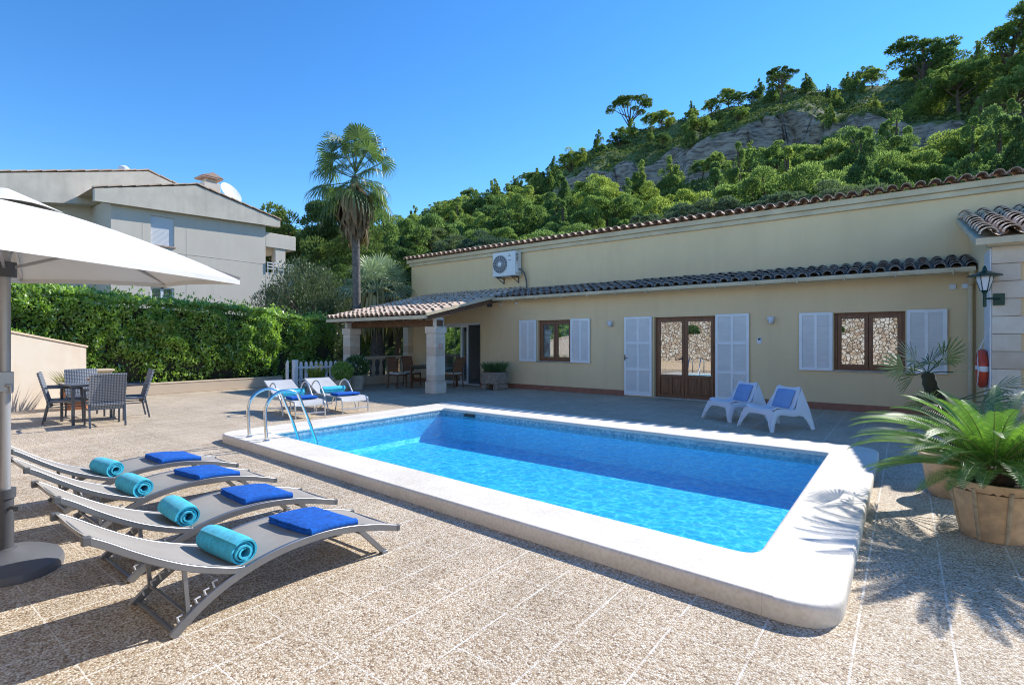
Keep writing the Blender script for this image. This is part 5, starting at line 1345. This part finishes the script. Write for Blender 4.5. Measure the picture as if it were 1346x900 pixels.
for k in range(420):   # dead skirt: long drooping strips
    az = rr.uniform(0, 2 * PI); z0 = rr.uniform(-1.25, .0); L = rr.uniform(.8, 1.4)
    z0 = z0 - .2; r0 = .12; out = rr.uniform(.15, .66) * (1.0 if z0 > -.8 else .7)
    a = top + Vector((math.cos(az) * r0, math.sin(az) * r0, z0)); b_ = a + Vector((math.cos(az) * out * .8, math.sin(az) * out * .8, -.3 * L)); c = a + Vector((math.cos(az) * out, math.sin(az) * out, -.75 * L)); e = a + Vector((math.cos(az) * out * .7 + rr.uniform(-.1, .1), math.sin(az) * out * .7 + rr.uniform(-.1, .1), -L))
    wv = Vector((-math.sin(az), math.cos(az), 0)) * rr.uniform(.02, .07)
    q = len(V); V += [a - wv * .5, a + wv * .5, b_ - wv, b_ + wv, c - wv, c + wv, e]; F += [(q, q + 2, q + 3, q + 1), (q + 2, q + 4, q + 5, q + 3), (q + 4, q + 6, q + 5)]
tri_build('dead_frond_skirt', V, F, M['deadleaf'], tp)
sp = thing('silvery_fan_palm', (-17.3, 13.6, 0), 'shorter silvery fan palm with straw coloured hanging fronds behind the porch', 'palm tree')
S0 = Vector((-17.3, 13.6, 0)); top = S0 + Vector((0, 0, 3.55))
m = MB(); m.tube([S0, S0 + Vector((.05, 0, 2)), top], [.32, .28, .22], 12); m.build('trunk', M['palmbark'], sp)
V = []; F = []; pm = MB()
for k in range(36):
    az = k * 2.39996; el = R(85) - R(95) * (k / 35) ** .8
    petleaf(top, az, el, rr.uniform(.8, 1.05), rr.uniform(.75, .95), V, F, pm, nseg=26, spread=R(220), droop=.25, w=.024, roll=rr.uniform(-.6, .6), rg=rr)
tri_build('fan_leaves', V, F, M['palmsilver'], sp); pm.build('leaf_stalks', M['palmsilver'], sp)
V = []; F = []
for k in range(420):
    az = rr.uniform(0, 2 * PI); z0 = rr.uniform(-1.1, -.1); L = rr.uniform(.8, 1.5); out = rr.uniform(.25, 1.15)
    a = top + Vector((math.cos(az) * .2, math.sin(az) * .2, z0 + .3)); b_ = a + Vector((math.cos(az) * out * .8, math.sin(az) * out * .8, -.15 * L)); c = a + Vector((math.cos(az) * out, math.sin(az) * out, -.7 * L)); e = a + Vector((math.cos(az) * out * .9, math.sin(az) * out * .9, -L))
    wv = Vector((-math.sin(az), math.cos(az), 0)) * rr.uniform(.015, .05)
    q = len(V); V += [a - wv * .5, a + wv * .5, b_ - wv, b_ + wv, c - wv, c + wv, e]; F += [(q, q + 2, q + 3, q + 1), (q + 2, q + 4, q + 5, q + 3), (q + 4, q + 6, q + 5)]
tri_build('dead_frond_skirt', V, F, M['strawleaf'], sp)

# ------------------------------------------------------------------ pots, trough, gate
def blob_leaves(c, r, n, size, aspect=.45, flat=1.0, rg=rng):
    d = rg.normal(size=(n, 3)); d /= np.linalg.norm(d, axis=1)[:, None]; rad = rg.uniform(.45, 1, (n, 1)) ** .6
    P = np.array(c) + d * rad * np.array([r[0], r[1], r[2]])
    return leafquads(P, size, aspect, dirs=d * .8 + np.array([0, 0, .4]), rg=rg)
def spikes(c, n, r, h, wd, seed, lean=.5):
    rr = random.Random(seed); V = []; F = []
    for k in range(n):
        a = rr.uniform(0, 2 * PI); rad = r * math.sqrt(rr.random()); b = Vector(c) + Vector((math.cos(a) * rad, math.sin(a) * rad, 0))
        hh = h * rr.uniform(.5, 1); t = b + Vector((math.cos(a) * lean * hh * rr.random(), math.sin(a) * lean * hh * rr.random(), hh)); w_ = Vector((rr.uniform(-1, 1), rr.uniform(-1, 1), 0)).normalized() * wd
        mdl = b.lerp(t, .55) + Vector((0, 0, .08 * hh)); q = len(V); V += [b - w_ * .6, b + w_ * .6, mdl - w_, mdl + w_, t]; F += [(q, q + 1, q + 3, q + 2), (q + 2, q + 3, q + 4)]
    return V, F
for k_, (x_, r_, h_) in enumerate(TERR_BUSH):
    V, F = blob_leaves((x_, -1.78, 1.8 + h_ * .45), (r_, .28, h_ * .6), 1500, .09)
    b_ = np_build('terrace_bush', V, F, M['potgreen'], None, origin=(0, 0, 0)); tag(b_, 'green bush growing on the terrace between the two rubble walls, seen mirrored in the panes', 'bush', 'bushes on the rubble terrace')
t = thing('stone_trough', (-10.28, 12.62, 0), 'carved stone trough on block feet with feathery green plants by the sliding door', 'planter')
m = MB(); m.box(-10.62, -9.96, 12.32, 12.95, .18, .55); 
for x in (-10.6, -10.14):
    m.box(x, x + .17, 12.34, 12.93, 0, .179)
m.build('trough', M['trough'], t, bevel=.03)
m = MB(); m.box(-10.57, -10.01, 12.37, 12.90, .551, .575); m.build('soil', M['soil'], t, smooth=False)
V, F = spikes((-10.29, 12.63, .57), 700, .34, .34, .006, 2, 1.0); tri_build('foliage', V, F, M['potgreen'], t)
for (x, y, rp, hp, lb, pl) in [(-14.25, 8.95, .24, .38, 'square pale planter with small yellow flowers in front of the picket gate', 'y'), (-13.55, 9.35, .26, .36, 'rounded planter with dark leafy plant beside the white flowering shrub', 'd'), (-13.75, 10.0, .27, .46, 'fluted planter with white flowering shrub next to the porch pillar', 'w')]:
    t = thing('potted_shrub', (x, y, 0), lb, 'potted plant')
    m = MB()
    if pl == 'y': m.box(x - rp, x + rp, y - rp * .8, y + rp * .8, 0, hp); m.box(x - rp - .02, x + rp + .02, y - rp * .8 - .02, y + rp * .8 + .02, hp + .001, hp + .04); m.build('pot', M['planter'], t, bevel=.012)
    else: m.lathe([(0, 0), (rp * .72, 0), (rp * .9, hp * .6), (rp, hp * .93), (rp * 1.06, hp), (rp * .9, hp), (0, hp * .9)], (x, y, 0), 28, lambda a, z: 1 + (.03 * math.cos(12 * a) if pl == 'w' else 0)); m.build('pot', M['planter'], t)
    if pl == 'y':
        V, F = spikes((x, y, hp), 260, .2, .36, .012, 3, .8); tri_build('foliage', V, F, M['grassleaf'], t)
    else:
        V, F = blob_leaves((x, y, hp + .25), (.34, .34, .30) if pl == 'd' else (.40, .40, .40), 2600, .07); np_build('foliage', V, F, M['potgreen'] if pl == 'w' else M['hedgeleaf'], t)
    rr2 = np.random.default_rng(4); nfl = 26
    d = rr2.normal(size=(nfl, 3)); d[:, 2] = abs(d[:, 2]); d /= np.linalg.norm(d, axis=1)[:, None]
    V, F = leafquads(np.array([x, y, hp + .22]) + d * (.40 if pl != 'y' else .22), .055 if pl != 'd' else .02, 1.0); np_build('flowers', V, F, M['yflower'] if pl == 'y' else M['flower'], t)
t = thing('potted_succulent', (-14.75, 3.35, 0), 'pale spiky plant in an orange terracotta pot beside the stained wall', 'potted plant')
m = MB(); m.lathe([(0, 0), (.22, 0), (.29, .33), (.32, .34), (.32, .40), (.28, .40), (0, .37)], (-14.75, 3.35, 0), 28); m.build('pot', M['terra2'], t)
V, F = spikes((-14.75, 3.35, .38), 340, .26, .52, .009, 8, 1.1); tri_build('foliage', V, F, M['dryleaf'], t)
gt = thing('picket_gate', (-15.1, 9.4, 0), 'white picket gate between the low kerb wall and the porch pillar', 'gate')
m = MB()
for k in range(8):
    y = 8.95 + k * .165; x = -15.25 + .02 * k
    h = .88; m.prism([(y, .08), (y + .10, .08), (y + .10, h - .05), (y + .05, h), (y, h - .05)], 'x', x, x + .022); 
m.build('pickets', M['white'], gt, smooth=False)
m = MB(); m.bar((-15.215, 8.9, .3), (-15.05, 10.28, .3), .03, .07); m.bar((-15.215, 8.9, .68), (-15.05, 10.28, .68), .03, .07); m.build('rail', M['white'], gt, smooth=False)
m = MB(); m.box(-15.3, -15.15, 8.72, 8.86, 0, .93); m.prism([(-15.45, 0), (-15.3, 0), (-15.3, .9), (-15.37, .93), (-15.45, .8)], 'y', 8.6, 8.63); m.build('post', M['white'], gt, bevel=.01)

# ------------------------------------------------------------------ hedge, olive shrub
def hedge_h(y): return float(np.interp(y, [-3, 1, 2.6, 4.8, 7.9, 10.6, 13], [3.1, 3.05, 2.95, 2.70, 2.62, 2.36, 2.2]))
hd = thing('hedge', (-17.9, 5, 0), 'tall dense glossy green hedge behind the low kerb wall', 'hedge')
m = MB(); rows = []
for i in range(36):
    y = -4 + 15.6 * i / 35; h = hedge_h(y) - .22
    def wob(z, s): return .12 * noise.noise(Vector((y * .9, z * 1.2, s)))
    rows.append([(-17.55 + wob(0, 1), y, 0), (-17.42 + wob(1, 1), y, .6), (-17.42 + wob(2, 1), y, h * .7), (-17.55 + wob(3, 1), y, h), (-18.6, y, h), (-18.7, y, 0)])
m.sheet(rows); m.build('dark_core', M['hedgecore'], hd)  # solid dark core added for occlusion, standing in for twigs in shade
n = 70000
ys = rng.uniform(-4, 11.6, n); s = rng.uniform(0, 1, n)
hh = np.interp(ys, [-3, 1, 2.6, 4.8, 7.9, 10.6, 13], [3.1, 3.05, 2.95, 2.70, 2.62, 2.36, 2.2])
front = s < .68
zz = np.where(front, .12 + (rng.uniform(0, 1, n) ** .75) * (hh - .12), hh)
xx = np.where(front, -17.25, -17.3 - rng.uniform(0, 1.5, n))
bul = np.array([noise.noise(Vector((a * 1.3, b * 1.5, 3.1))) + .6 * noise.noise(Vector((a * 3.4, b * 3.6, 7.1))) for a, b in zip(ys, zz)])
bul2 = np.array([noise.noise(Vector((a * 1.6, b * 1.6, 9.1))) for a, b in zip(ys, xx)])
rnd = np.clip((zz - (hh - .35)) / .35, 0, 1) ** 2
xx = np.where(front, xx + bul * .24 - rnd * .32, xx) - rng.exponential(.07, n) * front
low = np.clip((.75 - zz) / .75, 0, 1); xx = np.where(front, xx - low * .25, xx)
zz = np.where(front, zz, zz + bul2 * .20 + np.abs(rng.normal(0, .05, n)) + (rng.uniform(0, 1, n) < .04) * rng.uniform(0, .28, n) - np.clip((-17.45 - xx) * -1 + .25, 0, .3) * .2)
dens = np.where(front & (bul < -.32) & (rng.uniform(0, 1, n) < .55), False, True)
thin = np.where(front & (zz < .6) & (rng.uniform(0, 1, n) < .45), False, True)
k = dens & thin
P = np.stack([xx, ys, zz], 1)[k]
dd = np.where(front[k][:, None], np.array([[.7, 0, .5]]), np.array([[.1, 0, 1]]))
V, F = leafquads(P, .115, .46, dirs=dd + rng.normal(size=(len(P), 3)) * .35)
np_build('leaves', V, F, M['hedgeleaf'], hd)
# sprigs on top
ol = thing('olive_shrub', (-20.4, 12.2, 0), 'grey green olive-like bush rising between the hedge and the grey building', 'shrub')
m = MB(); rr = random.Random(9)
for k in range(7): m.tube(smooth_path([(-20.4 + rr.uniform(-.2, .2), 12.2 + rr.uniform(-.2, .2), 0), (-20.4 + rr.uniform(-.7, .7), 12.2 + rr.uniform(-.7, .7), 1.7), (-20.4 + rr.uniform(-1.3, 1.3), 12.2 + rr.uniform(-1.3, 1.3), 3.8)], 4), [.07, .065, .06, .055, .05, .045, .04, .03, .02], 6)
m.build('stems', M['bark'], ol)
n = 17000; d = rng.normal(size=(n, 3)); d /= np.linalg.norm(d, axis=1)[:, None]
lump = np.array([1 + .30 * noise.noise(Vector(x) * 2.3) + .2 * noise.noise(Vector(x) * 5) for x in d])
P = np.array([-20.4, 12.2, 2.55]) + d * (lump * rng.uniform(.55, 1, n) ** .5)[:, None] * np.array([1.75, 1.95, 2.35])
V, F = leafquads(P, .12, .30, dirs=np.array([[0, 0, 1.2]]) + d * .5); np_build('leaves', V, F, M['oliveleaf'], ol)

# ------------------------------------------------------------------ hillside
def sstep(a, b, x):
    t = min(1, max(0, (x - a) / (b - a))); return t * t * (3 - 2 * t)
def terr(x, y):
    base = float(np.interp(y, [16, 22, 34, 60, 80, 84, 110, 128, 220], [-.3, .6, 4.2, 17, 28.0, 30.5, 50.0, 51, 40]))
    k = float(np.interp(x, [-300, -160, -105, -77, -47, -20, -5, 10, 40], [.5, .70, .79, .87, .96, 1.0, .93, .91, .91]))
    h = base * k
    nz = noise.noise(Vector((x * .05, y * .05, 2))) * 2.2 + noise.noise(Vector((x * .16, y * .16, 5))) * 1.0
    h += nz * sstep(24, 50, y)
    cl = sstep(-62, -44, x) * (1 - sstep(-8, 2, x) * .55)
    yc = 78 + 5 * noise.noise(Vector((x * .11, 3.3, 0))) + 2.5 * noise.noise(Vector((x * .4, 1.3, 0)))
    cliff = sstep(yc - .8, yc + .8, y) * 4.6 * (1 - sstep(yc + 3, yc + 22, y)) - 2.6 * sstep(yc - 12, yc - .8, y) * (1 - sstep(yc - .8, yc + .8, y))
    h += cliff * cl * (1 + .5 * noise.noise(Vector((x * .2, 7, 1))))
    h += .5 * noise.noise(Vector((x * .5, y * .5, 9))) * sstep(40, 60, y)
    return h
xs = np.concatenate([np.arange(-300, -120, 8), np.arange(-120, 45, .9), np.arange(45, 160, 8)])
ysr = np.concatenate([np.arange(16, 66, 2.0), np.arange(66, 92, .35), np.arange(92, 130, 1.5), np.arange(130, 300, 8)])
G_ = np.array([[(x, y, terr(x, y)) for y in ysr] for x in xs])
sl = (np.gradient(G_[:, :, 2], ysr, axis=1) > 1.5) & (G_[:, :, 1] > 66) & (G_[:, :, 1] < 95)
for i, j in zip(*np.nonzero(sl)):
    x, y_, z = G_[i, j]
    led = noise.noise(Vector((x * .12, z * 1.1, 0))) * 1.5 + noise.noise(Vector((x * .6, z * .8, 4))) * .9 + noise.noise(Vector((x * 1.3, z * 2.2, 8))) * .4
    G_[i, j] = (x + .5 * noise.noise(Vector((x * .7, z * .9, 2))), y_ + led, z)
V = G_.reshape(-1, 3); ny = len(ysr)
ii, jj = np.meshgrid(np.arange(len(xs) - 1), np.arange(ny - 1), indexing='ij')
a = (ii * ny + jj).ravel(); F = np.stack([a, a + ny, a + ny + 1, a + 1], 1)
hs = np_build('hillside', V, F, M['terrain']); tag(hs, kind='structure')
A_ = math.atan((1190 - 673) / F_PX); cA, sA = math.cos(A_), math.sin(A_)
def proj(x, y, z):
    d = -x * sA + y * cA
    return (673 + F_PX * (x * cA + y * sA) / d, 449 - F_PX * (z - 1.5) / d, d)

def clump_leaves(centers, radii, npl, size, aspect, rg, flat=.6, upbias=.5):
    Ps, Ds = [], []
    for c, r in zip(centers, radii):
        d = rg.normal(size=(npl, 3)); d /= np.linalg.norm(d, axis=1)[:, None]
        d[:, 2] = np.where((d[:, 2] < -.2) & (rg.uniform(0, 1, npl) < .55), -d[:, 2], d[:, 2])
        P = np.array(c) + d * (rg.uniform(.35, 1.0, npl) ** .5)[:, None] * r * np.array([1, 1, flat])
        Ps.append(P); Ds.append(d + np.array([0, 0, upbias]))
    return leafquads(np.concatenate(Ps), size, aspect, dirs=np.concatenate(Ds), rg=rg)
def crown_mesh(kind, seed, dense):
    """unit tree: height 1 ; returns clump centres & radii"""
    rg = np.random.default_rng(seed); C_, R_ = [], []
    if kind == 'round':
        n = 64
        for i in range(n):
            d = rg.normal(size=3); d /= np.linalg.norm(d); d[2] = abs(d[2]) * 1.1 - .32
            lump = 1 + .75 * noise.noise(Vector(d) * 1.9 + Vector((seed * 3.3, 0, 0)))
            C_.append(np.array([0, 0, .58]) + d * lump * np.array([.34, .34, .31]) * rg.uniform(.7, 1.08)); R_.append(rg.uniform(.045, .105))
    elif kind == 'cone':
        # young feathery pine: a few upright leaders of different height
        nl = 5
        for q in range(nl):
            a0 = q * 2.4 + seed; off = 0 if q == 0 else rg.uniform(.10, .24); hx = 1.0 if q == 0 else rg.uniform(.55, .92); z0 = .18 + .12 * q / nl
            for i in range(13):
                t = (i + .5) / 13; z = z0 + (hx - .04 - z0) * t
                rad = (.20 if q == 0 else .13) * (1 - t) ** .6 * rg.uniform(.2, 1.25); a = rg.uniform(0, 2 * PI)
                C_.append(np.array([math.cos(a0) * off * (1 - .25 * t) + math.cos(a) * rad, math.sin(a0) * off * (1 - .25 * t) + math.sin(a) * rad, z])); R_.append((.030 + .05 * (1 - t)) * rg.uniform(.8, 1.35))
    elif kind == 'umbrella':
        n = 26
        for i in range(n):
            a = rg.uniform(0, 2 * PI); rad = .40 * math.sqrt(rg.uniform(0, 1)); z = .80 + .13 * (1 - (rad / .42) ** 2) + rg.uniform(-.03, .02)
            C_.append(np.array([math.cos(a) * rad, math.sin(a) * rad, z])); R_.append(rg.uniform(.07, .10))
    elif kind == 'layered':
        n = 30
        for i in range(n):
            t = i / n; z = .42 + .52 * t; rad = (.36 - .22 * t) * rg.uniform(.25, 1.15); a = rg.uniform(0, 2 * PI)
            C_.append(np.array([math.cos(a) * rad + .06 * t, math.sin(a) * rad, z + rg.uniform(-.03, .03)])); R_.append(rg.uniform(.075, .125))
    return C_, R_
PROTO = {}
def proto_tree(key, kind, seed, height, leafsize, npl, mat, flat=.62):
    rg = np.random.default_rng(seed + 100); C_, R_ = crown_mesh(kind, seed, 1)
    C_ = [c * height for c in C_]; R_ = [r * height for r in R_]
    V, F = clump_leaves(C_, R_, npl, leafsize, .34, rg, flat)
    root = thing('pine_tree', (0, 0, 0), '', 'tree')
    crown = np_build('crown', V, F, mat, root)
    m = MB(); rr = random.Random(seed); lean = Vector((rr.uniform(-.05, .05) * height, rr.uniform(-.05, .05) * height, 0))
    zt = {'round': .6, 'cone': .9, 'umbrella': .82, 'layered': .85}[kind] * height; r0 = .022 * height + .03
    P = [Vector((0, 0, -.5)), lean * .4 + Vector((0, 0, zt * .33)), lean * .9 + Vector((0, 0, zt * .66)), lean * .3 + Vector((0, 0, zt))]
    P = smooth_path(P, 3); m.tube(P, [r0 * (1.15 - .95 * i / (len(P) - 1)) for i in range(len(P))], 7)
    order = list(range(len(C_))); rr.shuffle(order)
    for i in order[:14]:
        c = Vector(C_[i]); zb = max(.15 * height, c.z - .18 * height) if kind != 'umbrella' else height * rr.uniform(.5, .68)
        t_ = min(.98, zb / zt); q = P[min(len(P) - 1, int(t_ * (len(P) - 1)))]
        m.tube([q, q.lerp(c, .55) + Vector((0, 0, -.02 * height)), c], [r0 * .42, r0 * .28, r0 * .12], 5, cap=False)
    m.build('trunk', M['bark'], root)
    PROTO[key] = (root, height); root.location = (0, 0, -500)
    return root
for s_ in range(3):
    proto_tree(('near', 'round', s_), 'round', s_ + 1, 8, .15, 640, M['pineleaf'], .75)
    proto_tree(('near', 'cone', s_), 'cone', s_ + 11, 8, .15, 480, M['pineleaf'], 1.5)
for s_ in range(3):
    proto_tree(('far', 'round', s_), 'round', s_ + 21, 7.5, .24, 210, M['pineleaf'], .8)
    proto_tree(('far', 'cone', s_), 'cone', s_ + 31, 7.5, .24, 165, M['pineleaf'], 1.5)
proto_tree(('far', 'umbrella', 0), 'umbrella', 41, 9, .30, 260, M['pinedark'], .5)
proto_tree(('far', 'layered', 0), 'layered', 42, 9, .34, 220, M['pinedark'], .5)
proto_tree(('far', 'layered', 1), 'layered', 45, 9, .34, 220, M['pinedark'], .5)
proto_tree(('near', 'dark', 0), 'round', 51, 9, .20, 340, M['pinedark'])
proto_tree(('near', 'dark', 1), 'layered', 52, 9, .19, 800, M['pinedark'])
proto_tree(('near', 'silver', 0), 'round', 61, 5, .15, 330, M['silverleaf'])
proto_tree(('near', 'silver', 1), 'round', 63, 5, .15, 330, M['silverleaf'])
ntree = 0
def plant(key, x, y, h, rot, label, group=None, name='pine_tree', z=None, wide=1.0, lean=(0, 0)):
    global ntree
    root, ph = PROTO[key]; o = copy_tree(root); k = h / ph
    o.name = name; o.scale = (k * wide, k * wide, k); o.rotation_euler = (lean[0], lean[1], rot); o.location = (x, y, terr(x, y) if z is None else z)
    o['label'] = label
    if group: o['group'] = group
    ntree += 1
    return o
tr = random.Random(77)
def inside(x, y, h, z=None):
    z = terr(x, y) if z is None else z
    px, py, d = proj(x, y, z + h * .7)
    if d < 5: return False
    mgn = F_PX * h * .45 / d
    return 345 - mgn < px < 1346 + mgn and proj(x, y, z + h)[1] < 400
# individually recognisable trees
solo = [(('far', 'umbrella', 0), 829, 128, 118, 8.5, 'lone umbrella-shaped pine standing up on the ridge above the left end of the cliffs', .95, (0, 0)),
        (('far', 'layered', 1), 1212, 40, 92, 9.5, 'broad dark pine on the skyline left of the leaning pine', 1.25, (0, 0)),
        (('far', 'layered', 0), 1308, 14, 84, 10.5, 'tall leaning dark pine at the top right of the ridge', .95, (0, .22)),
        (('far', 'umbrella', 0), 1027, 88, 104, 4.6, 'small dark rounded pine on the ridge at the left end of the skyline trees', .9, (0, 0))]
for key, px, py, yy, h, lb, wd, ln in solo:
    u = (px - 673) / F_PX; d = yy / (cA + u * sA); x = d * (u * cA - sA); zt = 1.5 + (449 - py) / F_PX * d
    plant(key, x, yy, max(h, zt - terr(x, yy)), tr.uniform(0, 6) if ln == (0, 0) else 0, lb, wide=wd, lean=ln)
placed = []
HZ = np.full(1800, 900.0)   # lowest clear line over what already stands nearer (leaves out trees nobody could see)
def ok(x, y, r):
    for a, b, c in placed:
        if (a - x) ** 2 + (b - y) ** 2 < (r + c) ** 2 * .30: return False
    return True
GN = {'n': ('bushy sunlit pine rising close behind the house roof', 'pines close behind the house'), 'm': ('pale green pine on the wooded slope below the cliffs', 'pines on the middle slope'),
      'r': ('pine along the top of the hill above the cliffs', 'pines along the ridge'), 's': ('low silvery leaved tree just above the roof tiles', 'silvery trees at the roof line'), 'L': ('dense dark green pine at the foot of the hill left of the house', 'dark pines at the left')}
# skyline-limited height field from the photograph's ridge line (world space): trees keep the natural slope
y = 21.5
for row in range(60):
    if y > 116: break
    sp_ = 3.6 if y < 40 else (4.2 if y < 70 else (4.8 if y < 98 else 3.7))
    x = -150 + tr.uniform(0, 5)
    while x < 12:
        xx = x + tr.uniform(-1.4, 1.4); yy = y + tr.uniform(-1.5, 1.5); x += sp_ * 1.25
        far = yy > 52; h = tr.uniform(7.0, 10.0) if not far else tr.uniform(5.5, 9.0)
        if yy < 30: h = tr.uniform(5.0, 7.0)
        if yy > 96: h = tr.uniform(3.2, 6.2)
        left = xx < -30 and yy < 60
        cliffzone = -52 < xx < 4 and 70 < yy < 84
        bare = -46 < xx < 2 and 82 <= yy < 106
        if cliffzone and tr.random() < .72: continue
        if bare and tr.random() < .62: continue
        if bare or cliffzone: h *= .6
        if -52 < xx < 4 and 60 < yy <= 70: h *= .62
        if not inside(xx, yy, h): continue
        # hidden below the roof line / behind nearer trees: keep only tops that clear the wall
        px, py, d = proj(xx, yy, terr(xx, yy) + h)
        roof = 341 - (px - 541) * .143 if px > 541 else 400
        if py > roof - 4: continue
        if yy < 24 and xx > -20: continue
        if not ok(xx, yy, h * .33): continue
        hw = F_PX * h * .26 / d; i0, i1 = int(px - hw) + 200, int(px + hw) + 200
        if i1 <= 0 or i0 >= 1800: continue
        i0, i1 = max(i0, 0), min(i1, 1800); th = F_PX * h / d
        if np.mean(HZ[i0:i1]) < py + th * .22: continue
        HZ[i0:i1] = np.minimum(HZ[i0:i1], py + th * .18)
        placed.append((xx, yy, h * .36))
        if far:
            kd = tr.choice(['round', 'cone', 'cone', 'round']) if xx > -75 else tr.choice(['round', 'round', 'cone'])
            key = ('far', kd, tr.randrange(3))
        else:
            key = ('near', tr.choice(['cone', 'cone', 'round']) if xx > -18 else tr.choice(['round', 'round', 'round', 'cone']), tr.randrange(3))
        g = 'n' if yy < 36 else ('m' if yy < 80 else 'r')
        if (yy > 84) and tr.random() < .08: key = ('far', 'layered', tr.randrange(2))
        plant(key, xx, yy, h, tr.uniform(0, 6.28), GN[g][0], GN[g][1], wide=tr.uniform(.85, 1.2), z=terr(xx, yy) - h * (.2 if yy > 84 else .08))
    y += sp_
# silver-leaved trees at the roof line and big dark pines at left
for px, top, yy, h in [(905, 262, 26, 4.5), (950, 255, 26, 4.6), (1000, 250, 26.5, 4.6), (1050, 243, 26, 4.5), (1100, 238, 25.5, 4.3), (640, 305, 27, 5), (600, 312, 27, 5), (570, 300, 28, 5.5), (860, 275, 26, 4.2)]:
    u = (px - 673) / F_PX; d = yy / (cA + u * sA); x = d * (u * cA - sA); zt = 1.5 + (449 - top) / F_PX * d
    plant(('near', 'silver', tr.randrange(2)), x, yy, h, tr.uniform(0, 6), GN['s'][0], GN['s'][1], name='holm_oak', z=zt - h * .93, wide=1.1)
for px, top, yy, key, wd in [(392, 258, 22.5, ('near', 'dark', 0), 1.05), (438, 262, 23, ('near', 'dark', 1), 1.1), (372, 292, 26, ('near', 'dark', 1), .9), (512, 268, 24, ('near', 'round', 1), .95), (470, 285, 19.5, ('near', 'dark', 0), .95), (425, 318, 22, ('near', 'dark', 1), .9), (545, 262, 30, ('near', 'round', 2), 1.0), (556, 320, 19, ('near', 'dark', 0), .8), (520, 330, 17.5, ('near', 'dark', 1), .8), (455, 340, 15.8, ('near', 'dark', 0), .8)]:
    u = (px - 673) / F_PX; d = yy / (cA + u * sA); x = d * (u * cA - sA); zt = 1.5 + (449 - top) / F_PX * d
    plant(key, x, yy, (zt + .2) / .93, tr.uniform(0, 6), GN['L'][0], GN['L'][1], z=-.2, wide=wd * min(1.2, max(.8, 8 / zt)))
for root, _ in PROTO.values():
    for ch in list(root.children): bpy.data.objects.remove(ch)
    bpy.data.objects.remove(root)
print('TREES', ntree); open('/tmp/ntree.txt', 'w').write(str(ntree)) if 0 else None
# maquis undergrowth over the slope
n = 15000; cx_ = rng.uniform(-110, 14, n); cy_ = rng.uniform(24, 116, n)
keep = [i for i in range(n) if inside(cx_[i], cy_[i], 1.0) and (noise.noise(Vector((cx_[i] * .12, cy_[i] * .12, 0))) > -.25 or rng.uniform() < .3)]
P = []; S = []
for i in keep:
    x, y_ = cx_[i], cy_[i]; z = terr(x, y_); e = .6
    slope = abs(terr(x, y_ + e) - terr(x, y_ - e)) / (2 * e)
    if slope > 1.6: continue
    r = rng.uniform(.3, .95) * (.8 if y_ > 60 else 1); k = 16
    d = rng.normal(size=(k, 3)); d /= np.linalg.norm(d, axis=1)[:, None]; d[:, 2] = abs(d[:, 2])
    P.append(np.array([x, y_, z - .1]) + d * r * np.array([1.2, 1.2, .8])); S.append(np.full(k, .38))
V, F = leafquads(np.concatenate(P), np.concatenate(S), .6, dirs=None)
tag(np_build('undergrowth', V, F, M['under']), 'low green maquis scrub scattered over the hillside', 'scrub', kind='stuff')
